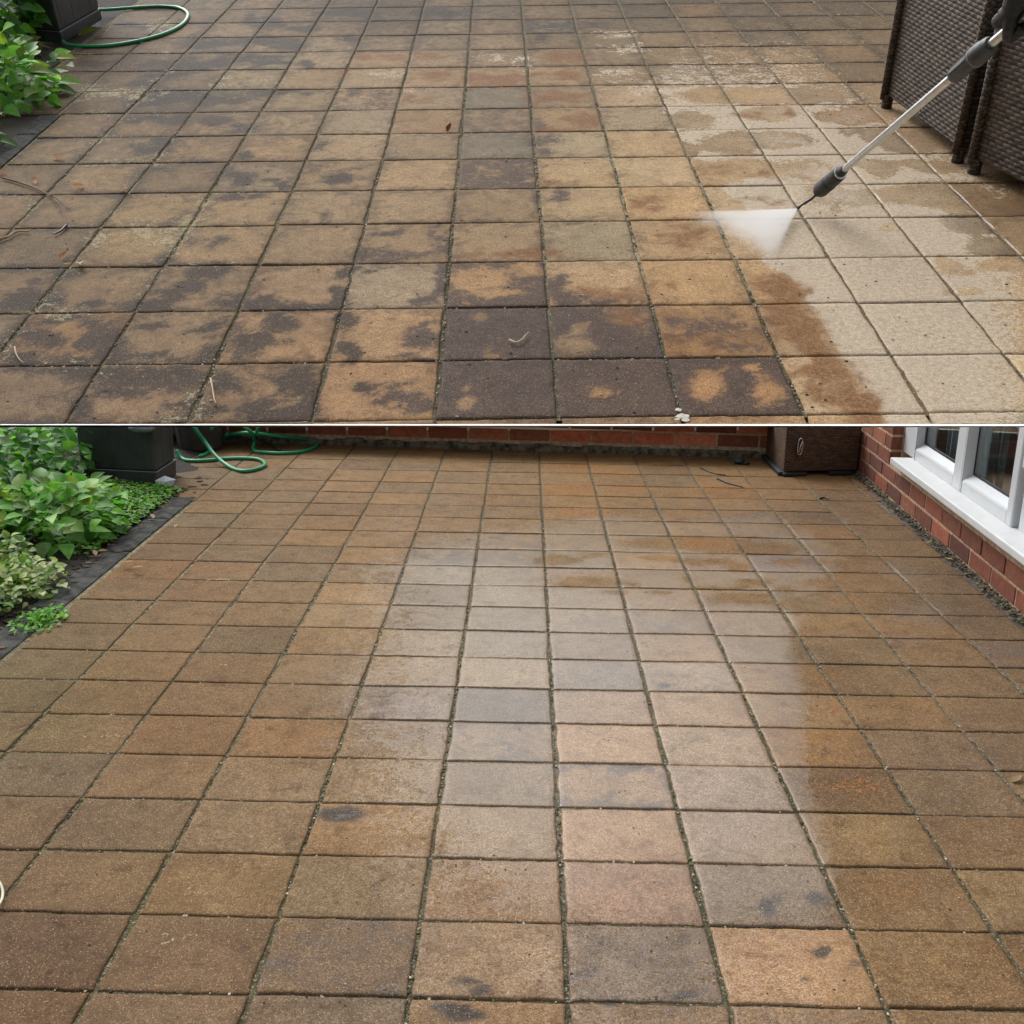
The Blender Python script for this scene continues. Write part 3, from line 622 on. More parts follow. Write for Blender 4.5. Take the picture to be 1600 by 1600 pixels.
RL_ROWS = {r: v for r, v in ROWL.items()}
RL_ROWS.update({-17: -13.75, -18: -14.6, 5: 3.7, 6: 4.44, 7: 5.17, 8: 5.9, 9: 6.65, 10: 7.4, 11: 8.1, 12: 8.9})
H0, H2 = atL(1345, 742), atL(1600, 968)                 # foot of the house wall
WD = (H2 - H0) / np.linalg.norm(H2 - H0); WN = np.array((WD[1], -WD[0], 0.0))
if WN[0] > 0: WN = -WN


def house_x(y): return H0[0] + (y - H0[1]) * (H2[0] - H0[0]) / (H2[1] - H0[1])


def clip_l(x0, x1, y):
    lim = -1.69 if y < 2.50 else -2.12
    return max(x0, lim), min(x1, house_x(y) - .045)


m_pav_l = paving_material('washed_concrete_pavers', SL, lin((74, 68, 64)) * K, lin((92, 84, 80)) * K, lin((140, 92, 46)) * K, lin((190, 165, 138)) * K, 1.0, 1.45, (.60, .53, .48))
m_joint_l = joint_material('washed_joint_sand', SL)
paving('patio', SL, RL_ROWS, range(-8, 7), imgL, m_pav_l, clipx=clip_l, gapx=.017, gapy=.012, res=(13, 11), fields=fields_l)
joints('patio_joints', -2.2, 1.9, -2.6, 4.2, .09, -.015 * SL, imgL, m_joint_l,
       [(300, 900, (150, 138, 110)), (200, 1100, (112, 104, 74)), (400, 1200, (110, 102, 72)), (250, 1400, (92, 88, 54)), (600, 1300, (92, 86, 62)), (700, 900, (110, 98, 76)), (850, 800, (84, 74, 56)), (850, 1250, (120, 112, 92)), (1000, 900, (96, 88, 72)), (1200, 1200, (76, 74, 46)), (1100, 1450, (84, 78, 56)), (1400, 1100, (128, 118, 102)), (1400, 900, (116, 106, 88)), (1300, 800, (118, 108, 88)), (500, 760, (110, 98, 74)), (800, 1700, (84, 78, 56))], keep=lambda V: np.where(V[:, 1] < 2.5, V[:, 0] > -1.79, V[:, 0] > -2.2))

# the ground the whole place stands on, and the earth bank beneath the sloping paving
m_soil = simple('damp_soil', (.028, .019, .013), .95, var=.7, scale=9, bump=1.0, bdist=.03)
MB_ = MB().add([(-900, -900, -.09), (900, -900, -.09), (900, 900, -.09), (-900, 900, -.09)], [(0, 1, 2, 3)])
single('ground', MB_, simple('rough_turf', (.05, .06, .025), .95, var=.5, scale=2, bump=.5), kind='structure')


def u2w(p): return np.array((MU @ Vector([float(q) for q in p]))[:])


tops = [u2w((x, y, -.10 * SU)) for x, y in ((-14 * SU, P0[1] + .03), (13 * SU, P1[1] + .03), (13 * SU, 13.6 * SU), (-14 * SU, 13.6 * SU))]
MB_ = MB().hexa([(p[0], p[1], -.12) for p in tops] + [tuple(p) for p in tops])
single('terrace_bank', MB_, m_soil, kind='structure')

# ------------------------------------------------------------------ walls round the patio
m_white = simple('white_painted_concrete', (.8, .8, .79), .55, var=.05, bump=.1)
m_mortar = simple('pale_mortar', lin((190, 164, 134)) * .8, .95, var=.35, scale=40, bump=.6)
m_brick = brick_material('red_brick')


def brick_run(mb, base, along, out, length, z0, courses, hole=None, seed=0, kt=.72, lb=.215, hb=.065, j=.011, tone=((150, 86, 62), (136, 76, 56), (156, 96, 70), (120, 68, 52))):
    """a stretcher-bond face: every brick a bevelled block proud of its mortar"""
    rd = random.Random(seed); base = np.array(base); along = np.array(along); out = np.array(out)
    for k in range(courses):
        z = z0 + k * (hb + j); s0 = -(lb + j) * .5 * (k % 2) - rd.random() * .02
        while s0 < length:
            a, b_ = max(s0, 0), min(s0 + lb, length); s0 += lb + j
            segs = [(a, b_)]
            if hole:
                hs, hz0 = hole
                if z + hb > hz0:
                    if a >= hs: continue
                    segs = [(a, min(b_, hs))]
            for a_, c_ in segs:
                if c_ - a_ < .012: continue
                d = rd.uniform(-.0015, .0015)
                fr = lambda x, y, zz: tuple(base + along * x + out * y + np.array((0, 0, zz)))
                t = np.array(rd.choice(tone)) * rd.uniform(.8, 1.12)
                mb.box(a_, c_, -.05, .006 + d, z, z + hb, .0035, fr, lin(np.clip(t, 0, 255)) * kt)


# the low wall at the back of the patio
A0 = np.array((-1.338, 3.784, 0.0)); A1 = np.array((1.32, 3.622, 0.0)); BD = (A1 - A0) / np.linalg.norm(A1 - A0); BN = np.array((BD[1], -BD[0], 0)); BN = BN if BN[1] < 0 else -BN
bw0, bw1 = A0 - BD * 5.5, A0 + BD * 9.5


def on_back(px, py, off=0.0):
    d = ML.T @ ray(px, py); p0 = A0 + BN * off; k = ((p0 - CAM) @ BN) / (d @ BN); return CAM + d * k


tw = Thing('brick_wall', 'low red brick wall with mossy foot and white coping along the back of the wet patio', 'wall', (0, 3.70, 0))
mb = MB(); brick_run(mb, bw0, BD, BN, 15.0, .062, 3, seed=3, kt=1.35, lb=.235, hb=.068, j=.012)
bricks = tw.part('bricks', mb, m_brick, cut=True)
mb = MB(); fr = lambda x, y, z: tuple(bw0 + BD * x + BN * y + np.array((0, 0, z)))
mb.box(0, 15, -.085, .0015, -.08, .24, 0, fr)
tw.part('mortar', mb, m_mortar, cut=True)
m_moss = simple('dark_mossy_render', (.19, .17, .12), .95, var=.8, scale=24, bump=1.0, bdist=.02)
mb = MB(); n = 260
for i in range(n):
    x0, x1 = 15 * i / n, 15 * (i + 1) / n; h = .036 + .014 * noise.noise(Vector((i * .35, 0, 0))) + .006 * random.random(); dd = .020 + .016 * noise.noise(Vector((i * .5, 4, 0)))
    mb.box(x0, x1 + .004, -.02, dd + .001 * (i % 3), -.05, h + .0007 * (i % 5), .004, fr)
tw.part('mossy_foot', mb, m_moss)
# coping: its front edge lies on the wall face, its back edge meets the foot of the paved bank
cf0, cf1 = on_back(-1500, 667.2, .004), on_back(3100, 667.2, .004)
cb0, cb1 = u2w(atU(-1500, 662.6)), u2w(atU(3100, 662.6))
dn = np.array((0, 0, -.02))
mb = MB().hexa([cf0 + dn, cf1 + dn, cb1 + dn, cb0 + dn, cf0, cf1, cb1, cb0])
m_cope = simple('white_coping_paint', (.86, .86, .85), .5, var=.03, bump=.05)
tw.part('coping', mb, m_cope)

# the house wall on the right
hw0 = H0 - WD * .62; LEN = 5.4; OFFS = .62


def onW(px, py, off=0.0):
    d = ML.T @ ray(px, py); p0 = H0 + WN * off; k = ((p0 - CAM) @ WN) / (d @ WN); P = CAM + d * k
    return (P - H0) @ WD + OFFS, P[2]


frW = lambda s_, o_, z_: tuple(hw0 + WD * s_ + WN * o_ + np.array((0, 0, z_)))
FO = -.055                                                   # face of the window frame, set back from the brick face
sj = onW(1409, 719, FO)[0]
sill_s, sill_z1 = onW(1392, 714, .05); sill_z0 = onW(1394, 727, .05)[1]
th = Thing('house_wall', 'red brick house wall with white window and sill on the right of the patio', 'house wall', (H0[0], 1.5, 0))
mb = MB(); brick_run(mb, hw0, WD, WN, LEN, .02, 12, hole=(sj - .004, sill_z0 - .02), seed=8)
th.part('bricks', mb, m_brick, cut=True)
mb = MB(); mb.box(0, sj - .006, -.22, .0015, -.08, .95, 0, frW); mb.box(sj - .006, LEN, -.22, .0015, -.08, sill_z0 - .004, 0, frW)
th.part('mortar', mb, m_mortar, cut=True)
m_upvc = simple('white_window_plastic', (.50, .52, .54), .32, var=.012, scale=3, bump=.03)
mb = MB(); mb.box(sill_s, LEN, FO - .05, .052, sill_z0, sill_z1, .006, frW)
th.part('sill', mb, simple('white_painted_sill', (.50, .51, .515), .5, var=.05, scale=22, bump=.12))
zs = onW(1431, 719, FO)[1]
s1a = onW(1431, 719, FO)[0]; smid = onW(1504, 770, FO)[0]; s2b = onW(1584, 822, FO)[0]
g1a, g1z = onW(1446, 694, FO - .036); g1b = onW(1491, 723, FO + .012)[0]; g2a = onW(1521, 742, FO - .036)[0]; g2b = onW(1575, 778, FO + .012)[0]
TOP = 1.3
mb = MB()
mb.box(sj, s1a - .012, FO - .09, FO, sill_z1 - .004, TOP, .005, frW)                     # jamb
mb.box(s1a - .014, LEN, FO - .09, FO - .004, sill_z1 - .004, zs - .004, .004, frW)       # bottom rail
mb.box(s2b + .03, s2b + .11, FO - .09, FO - .003, zs - .006, TOP, .005, frW)
win = th.part('window', mb, m_upvc, cut=True)


def sash(sa, sb, ga, gb, name):
    mb = MB(); o1 = FO + .012; o0 = FO - .06
    mb.box(sa, ga, o0, o1, zs, TOP, .008, frW); mb.box(gb, sb, o0, o1, zs, TOP, .008, frW); mb.box(ga - .002, gb + .002, o0, o1 - .002, zs, g1z - .022, .006, frW)
    # glazing bead: a slope down to the glass
    c8 = [frW(ga, o1 - .004, g1z - .024), frW(gb, o1 - .004, g1z - .024), frW(gb, o0 + .02, g1z - .024), frW(ga, o0 + .02, g1z - .024), frW(ga, o1 - .006, g1z - .020), frW(gb, o1 - .006, g1z - .020), frW(gb, o0 + .022, g1z + .004), frW(ga, o0 + .022, g1z + .004)]
    mb.hexa(c8)
    p = th.part('sash', mb, m_upvc, parent=win, cut=True)
    return p


sash(s1a, smid - .006, g1a, g1b, 'a'); sash(smid + .006, s2b, g2a, g2b, 'b')
m_glass = N('window_glass'); m_glass.set(Base_Color=(.75, .80, .80), Roughness=.02); m_glass.b.inputs['Transmission Weight'].default_value = 1.0; m_glass.b.inputs['IOR'].default_value = 1.4
m_gasket = simple('black_rubber_gasket', (.02, .02, .02), .5)
for ga, gb in ((g1a, g1b), (g2a, g2b), (s2b + .204, s2b + .90), (s2b + .98, s2b + 1.68), (s2b + 1.76, s2b + 2.46)):
    mb = MB(); mb.box(ga + .001, gb - .001, FO - .044, FO - .036, g1z - .02, TOP, 0, frW); th.part('pane', mb, m_glass.m, parent=win, cut=True)
    mb = MB()
    for a_, b_ in ((ga, ga + .012), (gb - .012, gb)): mb.box(a_, b_, FO - .036, FO - .030, g1z, TOP, 0, frW)
    mb.box(ga + .013, gb - .013, FO - .036, FO - .0305, g1z, g1z + .01, 0, frW); th.part('gasket', mb, m_gasket, parent=win, cut=True)
# room behind the panes and the folds of a curtain
mb = MB(); mb.box(sj, LEN, -.70, -.60, .1, 1.2, 0, frW); mb.box(sj, LEN, -.60, -.23, .08, .14, 0, frW); mb.box(sj - .1, sj, -.7, -.23, .1, 1.2, 0, frW)
th.part('room', mb, simple('dim_brown_room', (.07, .05, .04), .8, var=.5, scale=3), parent=win, cut=True)
mb = MB()
for i, (sa, sb) in enumerate(((g1a + .05, g1a + .09), (g1a + .10, g1a + .2), (g1a + .21, g1b - .03), (g1b - .02, g1b + .05), (g2a + .02, g2a + .05))):
    pts = [np.array(frW(sa + (sb - sa) * t, -.19 + .015 * math.sin(t * 9 + i), 0)) for t in np.linspace(0, 1, 9)]
    vs = [(p[0], p[1], z) for p in pts for z in (.26, 1.1)]
    mb.add(vs, [(2 * k, 2 * k + 2, 2 * k + 3, 2 * k + 1) for k in range(8)])
th.part('curtain', mb, simple('grey_teal_curtain', (.10, .13, .13), .9, var=.35, scale=8), parent=win, cut=True, fill=False)
# casement handle on the next light
hs_, hz_ = onW(1592, 690, FO)
mb = MB(); mb.box(s2b + .035, s2b + .20, FO - .03, FO + .02, zs + .24, zs + .33, .006, frW); mb.box(s2b + .06, s2b + .20, FO - .06, FO - .005, zs - .002, TOP, .006, frW)
for sq in (s2b + .202, s2b + .98, s2b + 1.76): mb.box(sq, sq + .774, FO - .058, FO - .007, zs - .001, zs + .09, .006, frW); mb.box(sq + .70, sq + .776, FO - .062, FO - .003, zs + .092, TOP, .006, frW)
th.part('side_light', mb, m_upvc, parent=win, cut=True)
mb = MB(); hc = np.array(frW(s2b + .10, FO + .004, zs + .14)); mb.tube([hc - WD * .03, hc + WD * .0, hc + WD * .03 + np.array((0, 0, .002))], .009, 10)
th.part('window_handle', mb, simple('worn_chrome', (.5, .48, .45), .3, metal=1.0), parent=win)

# grit and moss gathered along the foot of the house wall
mb = MB(); rd = random.Random(21)
for i in range(1500):
    s_ = rd.uniform(.55, 4.6); o_ = abs(rd.gauss(0, .018)) + .003
    if o_ > .06: continue
    r = rd.uniform(.0022, .0062) * (1.35 - o_ * 9); p = np.array(frW(s_, o_, r * .4 + max(0, .012 - o_ * .3)))
    t = rd.choice(((76, 68, 52), (92, 80, 62), (100, 86, 68), (58, 62, 36), (126, 112, 90), (60, 50, 40), (80, 84, 46)))
    mb.blob(p, r, 1, .35, (1.2, 1.2, .8), seed=i, col=lin(t) * .7)
single('grit', mb, brick_material('mossy_grit'), kind='stuff')
mb = MB(); mb.box(.0, LEN, -.0, .058, -.05, -.004, 0, frW); single('gutter_strip', mb, simple('gutter_silt', (.075, .060, .045), .95, var=.7, scale=30, bump=1.0), kind='structure')

# ------------------------------------------------------------------ the planted edge on the left
m_slate = simple('dark_edging_stone', (.055, .055, .052), .9, var=.7, scale=14, bump=.8, bdist=.008, spec=.1)
edge_pts = [(-1.70, -2.6), (-1.70, 2.50)]
y = -2.5; i = 0
while y < 2.45:
    ln = [.62, .55, .66, .48][i % 4]; y2 = min(y + ln, 2.50)
    last = y2 >= 2.45
    mb = MB(); mb.box(-1.812 + .01 * noise.noise(Vector((i, 1, 2))), -1.696, y, y2 - .008, -.08, .002 + .004 * noise.noise(Vector((i * 2.1, 0, 0))), .006)
    single('edging_stone', mb, m_slate, 'length of charcoal edging stone between the patio pavers and the planted bed', 'edging', loc=(-1.75, (y + y2) / 2, 0), group='charcoal edging stones beside the patio')
    y = y2; i += 1
# bed of soil
xs = np.linspace(-7, -1.80, 60); ys = np.linspace(-2.6, 4.0, 70); X, Y = np.meshgrid(xs, ys)
Z = -.012 + np.clip((-1.85 - X) * .12, 0, .10) + np.array([noise.noise(Vector((a * 5, b_ * 5, 0))) for a, b_ in zip(X.ravel(), Y.ravel())]).reshape(X.shape) * .016
idx = np.arange(X.size).reshape(X.shape); MB_ = MB(); MB_.v = np.c_[X.ravel(), Y.ravel(), Z.ravel()].tolist(); MB_.f = np.stack((idx[:-1, :-1], idx[:-1, 1:], idx[1:, 1:], idx[1:, :-1]), -1).reshape(-1, 4).tolist()
single('soil', MB_, m_soil, kind='structure', smooth=True)
mb = MB(); rd = random.Random(4)
for i in range(1400):
    x, yy = (rd.uniform(-2.5, -1.79) if i % 22 else rd.uniform(-1.84, -1.69 - .1 * rd.random())), rd.uniform(.2, 2.9); z = -.008 + max(0, min((-1.85 - x) * .12, .1)) + (.010 if x > -1.81 else 0)
    t = rd.choice(((70, 48, 34), (92, 66, 46), (54, 38, 28), (120, 92, 66), (48, 34, 26))); r = rd.uniform(.004, .013)
    mb.blob((x, yy, z), r, 1, .4, (1.7, 1, .55), seed=i * 1.3, col=lin(t) * .6)
single('leaf_litter', mb, brick_material('bark_and_leaf_litter'), kind='stuff')

m_leaf = leaf_material('leaf_green')


def leaf(mb, p, d, up, L, W, col, bend=.25, fold=.18, lobed=0.0):
    """one leaf: a folded, drooping blade of twelve faces with a pointed tip"""
    d = Vector(d).normalized(); up = Vector(up); up = (up - d * up.dot(d)).normalized(); sd = d.cross(up)
    prof = ((0, .04), (.10, .55), (.28, .98), (.5, .95), (.72, .62), (.9, .24), (1, .0))
    vs, fs = [], []
    for t, w_ in prof:
        c = Vector(p) + d * (L * t) - up * (L * bend * t * t); w2 = W * .5 * w_ * (1 + (lobed * math.sin(t * 14)))
        vs += [c - sd * w2 + up * (w2 * fold * 2), c, c + sd * w2 + up * (w2 * fold * 2)]
    for k in range(len(prof) - 1):
        a = 3 * k; fs += [(a, a + 1, a + 4, a + 3), (a + 1, a + 2, a + 5, a + 4)]
    mb.add(vs, fs, col)


def rdir(rd, tilt, face=None, k=0.0):
    a = rd.uniform(0, 2 * math.pi); t = abs(rd.gauss(0, tilt)); v = Vector((math.sin(t) * math.cos(a), math.sin(t) * math.sin(a), math.cos(t)))
    if face is not None: v = (v + Vector(face) * k).normalized()
    return v


def leafy(name, label, cat, base, frame, n, pos, L, tones, tilt, group=None, cut=False, face=(0, -1, 0), facek=.5, stems=8, seed=1, ratio=.72, bend=.25, K2=1.0, lobed=0.0):
    rd = random.Random(seed); mb = MB()
    for i in range(n):
        p, out = pos(rd); up = rdir(rd, tilt, face, facek); a = rd.uniform(0, 6.28)
        d = Vector((math.cos(a), math.sin(a), rd.uniform(-.35, .25))) + Vector(out) * .9
        l_ = rd.uniform(*L); c = np.array(rd.choice(tones)) * rd.uniform(.85, 1.12)
        leaf(mb, p, d, up, l_, l_ * ratio * rd.uniform(.85, 1.15), lin(np.clip(c, 0, 255)) * K2, bend * rd.uniform(.4, 1.6), .18, lobed)
    t = Thing(name, label, cat, base, frame, group)
    t.part('foliage', mb, m_leaf, cut=cut, fill=False, smooth=True)
    ms = MB()
    for i in range(stems):
        p, out = pos(rd); b_ = np.array(base) + np.array((rd.uniform(-.5, .5), rd.uniform(-.5, .5), 0)) * np.linalg.norm(np.array(p)[:2] - np.array(base)[:2])
        q = (b_ + np.array(p)) / 2 + np.array((0, 0, .03)); r = L[1] * .045
        ms.tube(smooth_path([b_, q, p], 5), [r * (1 - .05 * k) for k in range(11)], 6)
    t.part('stem', ms, simple('stem_' + name, (.06, .075, .03), .7), cut=cut)
    return t


def ell(c, r, shell=.55, zmin=.0):
    c = np.array(c); r = np.array(r)
    def f(rd):
        while True:
            v = np.array((rd.gauss(0, 1), rd.gauss(0, 1), rd.gauss(0, 1))); v /= np.linalg.norm(v); k = rd.uniform(shell, 1.0)
            p = c + v * r * k
            if p[2] > zmin: return p, tuple(v)
    return f


ivy = ((70, 112, 52), (58, 98, 46), (84, 128, 58), (48, 82, 40), (96, 140, 66), (62, 104, 58))
lime = ((108, 168, 62), (122, 182, 74), (94, 152, 56), (136, 190, 92), (84, 140, 52), (112, 172, 84))
ivy = tuple((int(a * 1.22), int(b_ * 1.25), int(c_ * 1.15)) for a, b_, c_ in ivy)
lime2 = lime + ((146, 170, 80), (104, 140, 48), (70, 120, 50), (150, 196, 110), (88, 128, 60))
leafy('ivy_bush', 'tall clipped green leafy hedge plant at the left beside the black bin', 'shrub', (-2.75, 2.65, 0), 'L', 2300, ell((-2.86, 2.55, .22), (.62, .70, .45), .5, .02), (.042, .072), ivy, .6, cut=True, facek=.6, stems=22, seed=2, ratio=.8)
leafy('ivy_bush', 'darker hedge plant in the bed at the far left edge', 'shrub', (-3.0, 1.75, 0), 'L', 1500, ell((-2.95, 1.8, .16), (.62, .55, .42), .5, .02), (.045, .075), ivy[:4] + lime[:2], .6, cut=True, facek=.6, stems=14, seed=5, ratio=.8)
pA, pB, pC, pD, pE = atL(95, 850), atL(15, 850), atL(40, 935), atL(45, 985), atL(15, 900)
leafy('broad_leaved_plant', 'bright lime plant with broad pointed leaves leaning over the small ground cover', 'plant', pA, 'L', 330, ell(pA + np.array((-.05, .10, .09)), (.26, .34, .16), .45, .02), (.055, .092), lime2, .35, facek=.35, stems=16, seed=3, ratio=.68)
leafy('broad_leaved_plant', 'bright lime plant with broad leaves at the left edge below the hedge', 'plant', pB, 'L', 260, ell(pB + np.array((-.16, .05, .12)), (.22, .30, .17), .45, .02), (.052, .088), lime2, .35, facek=.35, stems=10, seed=13, ratio=.68)
leafy('variegated_plant', 'small plant with pale cream and green variegated leaves by the edging', 'plant', pC, 'L', 620, ell(pC + np.array((-.08, .05, .03)), (.20, .24, .075), .3, .01), (.020, .036), ((172, 184, 132), (140, 160, 96), (92, 124, 60), (188, 196, 150), (112, 142, 72)), .4, facek=.3, stems=10, seed=4, ratio=.85)
leafy('variegated_plant', 'taller variegated cream and green plant below the lime leaves at the left edge', 'plant', pE, 'L', 420, ell(pE + np.array((-.10, .05, .05)), (.16, .16, .09), .3, .01), (.022, .040), ((150, 168, 112), (120, 146, 84), (92, 124, 60), (172, 184, 132), (84, 116, 60)), .4, facek=.3, stems=10, seed=24, ratio=.85)
leafy('moss_cushion', 'small cushion of fresh green weeds between soil and edging', 'weed', pD, 'L', 300, ell(pD + np.array((0, .08, .0)), (.09, .13, .03), .2, -.005), (.012, .022), lime[:3] + ((78, 128, 48),), .5, facek=.2, stems=4, seed=6, ratio=.8)
# low creeping ground cover
mb = MB(); rd = random.Random(9)
for i in range(2200):
    yy = rd.uniform(-2.2, 1.05); x = -1.85 - abs(rd.gauss(0, .45)); z = .004 + max(0, min((-1.85 - x) * .12, .1)) + rd.uniform(0, .05)
    if noise.noise(Vector((x * 3, yy * 3, 1))) < .02: continue
    c = np.array(rd.choice(lime + ((70, 112, 48), (60, 100, 42)))) * rd.uniform(.7, 1.05); a = rd.uniform(0, 6.28); l_ = rd.uniform(.02, .05)
    leaf(mb, (x, yy, z), (math.cos(a), math.sin(a), rd.uniform(-.1, .3)), rdir(rd, .5), l_, l_ * .75, lin(np.clip(c, 0, 255)) * .7, .2)
for i in range(5200):
    yy = rd.uniform(1.55, 2.62); xr = -1.815; x = xr - abs(rd.gauss(0, .26)); 
    if yy < 1.95 and rd.random() > (yy - 1.5) / .45: continue
    if x < -2.55: continue
    z = .004 + max(0, min((-1.85 - x) * .12, .1)) + rd.uniform(0, .022); c = np.array(rd.choice(lime + ((150, 170, 84), (70, 112, 48), (60, 100, 42)))) * rd.uniform(.85, 1.15)
    a = rd.uniform(0, 6.28); l_ = rd.uniform(.015, .031)
    leaf(mb, (x, yy, z), (math.cos(a), math.sin(a), rd.uniform(-.1, .3)), rdir(rd, .5), l_, l_ * .8, lin(np.clip(c, 0, 255)) * .8, .2)
single('ground_cover', mb, m_leaf, kind='stuff', smooth=True)

# ------------------------------------------------------------------ things standing on the patio
m_blackp = simple('black_plastic', (.042, .045, .050), .45, var=.3, scale=5, bump=.12, spec=.4)
m_hose = simple('green_hose_rubber', lin((24, 140, 92)) * .9, .38, var=.15, scale=8, bump=.05)
m_dark = simple('dark_rubber', (.010, .010, .011), .6)


def lerp(a, b_, t): return np.array(a) * (1 - t) + np.array(b_) * t


def bin_thing(label, A, B, C, H, frame, cut, flare=1.06, lid=True):
    """a square-based plastic bin: body with ribs, foot band with a moulded line, lid, handle"""
    A, B, C = [np.array(p, float) for p in (A, B, C)]; D = A + C - B; cen = (A + C) / 2
    def ringpt(k, f, z): return tuple(cen + ((A, B, C, D)[k] - cen) * f + np.array((0, 0, z)))
    t = Thing('storage_bin', label, 'bin', cen, frame)
    hb = H * .13
    mb = MB().hexa([ringpt(k, 1.0, 0) for k in range(4)] + [ringpt(k, 1.012, hb) for k in range(4)], H * .012)
    t.part('foot_band', mb, m_blackp)
    mb = MB().hexa([ringpt(k, .985, hb) for k in range(4)] + [ringpt(k, flare, H * .97) for k in range(4)], H * .02)
    body = t.part('body', mb, m_blackp, cut=cut)
    for (P, Q) in ((A, B), (B, C)):
        nrm_ = np.cross(Q - P, (0, 0, 1)); nrm_ /= np.linalg.norm(nrm_)
        if nrm_ @ (cen - P) > 0: nrm_ = -nrm_
        for f in (.10, .40, .82):
            a_, c_ = lerp(P, Q, f - .03), lerp(P, Q, f + .03)
            o = nrm_ * H * .004; o2 = nrm_ * H * .022
            g = lambda p, k, z, oo: tuple(cen + (p - cen) * k + oo + np.array((0, 0, z)))
            mb = MB().hexa([g(a_, .985, hb * 1.25, -o2), g(c_, .985, hb * 1.25, -o2), g(c_, .985, hb * 1.25, o), g(a_, .985, hb * 1.25, o), g(a_, flare * .99, H * .9, -o2), g(c_, flare * .99, H * .9, -o2), g(c_, flare * .99, H * .9, o), g(a_, flare * .99, H * .9, o)], H * .006)
            t.part('rib', mb, m_blackp, cut=cut)
    # pale line where foot band and body meet
    mb = MB()
    for P, Q in ((A, B), (B, C)):
        mb.tube([np.array(cen + (P - cen) * 1.016) + np.array((0, 0, hb)), np.array(cen + (Q - cen) * 1.016) + np.array((0, 0, hb))], H * .0045, 6)
    t.part('seam', mb, simple('pale_edge', (.16, .18, .20), .6))
    if lid:
        mb = MB().hexa([ringpt(k, flare * 1.05, H * .965) for k in range(4)] + [ringpt(k, flare * 1.03, H * 1.04) for k in range(4)], H * .02)
        t.part('lid', mb, m_blackp)
    return t, ringpt


bA, bB, bC = atL(128, 756), atL(246, 762), atL(276, 741)
t, rp = bin_thing('large black plastic bin with grey handle at the back left corner of the wet patio', bA, bB, bC, .62, 'L', True, lid=False)
h0 = atLdep(222, 668, 5.07)
mb = MB(); mb.blob(h0, .062, 3, .12, (1.1, .55, .42), seed=2)
t.part('grip', mb, simple('blue_grey_plastic', (.17, .20, .25), .4, var=.2, scale=30), cut=True)

# pale stone by the bin's corner
mb = MB(); c = atL(258, 762); mb.blob(c + np.array((.004, -.005, .026)), .050, 1, .35, (1.05, .8, .7), sc=1.3, seed=5)
single('stone', mb, simple('pale_blue_grey_stone', (.50, .54, .62), .7, var=.15, scale=30), 'pale blue grey stone lying at the corner of the black bin', 'stone', loc=c)

# dark round pot behind the bin
c = atL(300, 711) + np.array((0.0, .17, 0)); mb = MB(); V = []; seg = 36; prof = ((.115, 0), (.125, .02), (.135, .12), (.140, .2), (.150, .3), (.158, .31), (.158, .36), (.145, .365), (.14, .3), (.12, .05))
for r, z in prof:
    for k in range(seg): V.append((c[0] + (r + .003 * (k % 3)) * math.cos(2 * math.pi * k / seg), c[1] + (r + .003 * (k % 3)) * math.sin(2 * math.pi * k / seg), z))
Fs = [(i * seg + k, i * seg + (k + 1) % seg, (i + 1) * seg + (k + 1) % seg, (i + 1) * seg + k) for i in range(len(prof) - 1) for k in range(seg)] + [tuple(range(seg))]
mb.add(V, Fs)
tp = Thing('plant_pot', 'dark brown ridged pot standing behind the black bin and green hose', 'pot', c)
tp.part('pot_body', mb, simple('dark_brown_pot', (.022, .017, .014), .7, var=.4, scale=14, bump=.4), cut=True, fill=False)

# the coiled garden hose
def hose(label, pts, rad, frame, name='garden_hose', cut=False, extra=None):
    mb = MB(); sp = smooth_path(pts, 9); mb.tube(sp, rad, 14)
    t = Thing(name, label, 'hose', np.array(pts).mean(0) * (1, 1, 0), frame)
    t.part('tube', mb, m_hose, smooth=True, cut=cut)
    return t


r = .0104
g = lambda px, py, z=r: atL(px, py, z)
path = [g(276, 704, .05), g(284, 716, .012), g(300, 720, .010), g(330, 719), g(345, 717), g(380, 716), g(405, 718), g(414, 725.5), g(404, 732), g(380, 736), g(358, 729), g(336, 711, .05), g(320, 690, .11), g(308, 674, .17), g(299, 660, .22)]
t = hose('bright green garden hose coiled in loops against the low brick wall', path, r, 'L', cut=True)
path2 = [g(334, 655, .19), g(331, 668, .15), g(326, 686, .06), g(322, 694, .03)]
mb = MB(); mb.tube(smooth_path(path2, 8), r, 12)
t.part('tube', mb, m_hose, smooth=True, cut=True)
path3 = [g(379, 655, .20), g(384, 668, .16), g(394, 677, .12), g(397, 690, .05), g(396, 702, .012), g(404, 706), g(440, 708), g(474, 705), g(494, 697), g(492, 690.5, .012), g(470, 685, .045), g(440, 682, .075), g(400, 677, .11), g(372, 677, .10), g(352, 684, .05), g(336, 698, .012), g(322, 709, .010), g(312, 713, .010)]
mb = MB(); mb.tube(smooth_path(path3, 8), r, 12)
t.part('tube', mb, m_hose, smooth=True, cut=True)
path4 = [g(407, 655, .20), g(404, 668, .155), g(397, 682, .075)]
mb = MB(); mb.tube(smooth_path(path4, 8), r, 12); t.part('tube', mb, m_hose, smooth=True, cut=True)
path5 = [g(337, 696, .018), g(342, 690, .04), g(348, 683, .065), g(356, 678, .09)]
mb = MB(); mb.tube(smooth_path(path5, 6), r, 12); t.part('tube', mb, m_hose, smooth=True, cut=True)
mb = MB(); mb.tube(smooth_path([g(400, 684, .055), g(416, 692, .03), g(436, 702, .012)], 6), .009, 10); mb.blob(g(436, 703, .012), .013, 1, .1)
t.part('connector', mb, m_dark, smooth=True)
mb = MB(); mb.tube([g(330, 700, .03), g(335, 696, .034)], .006, 8); t.part('clip', mb, simple('grey_metal_clip', (.5, .5, .5), .35, metal=1))

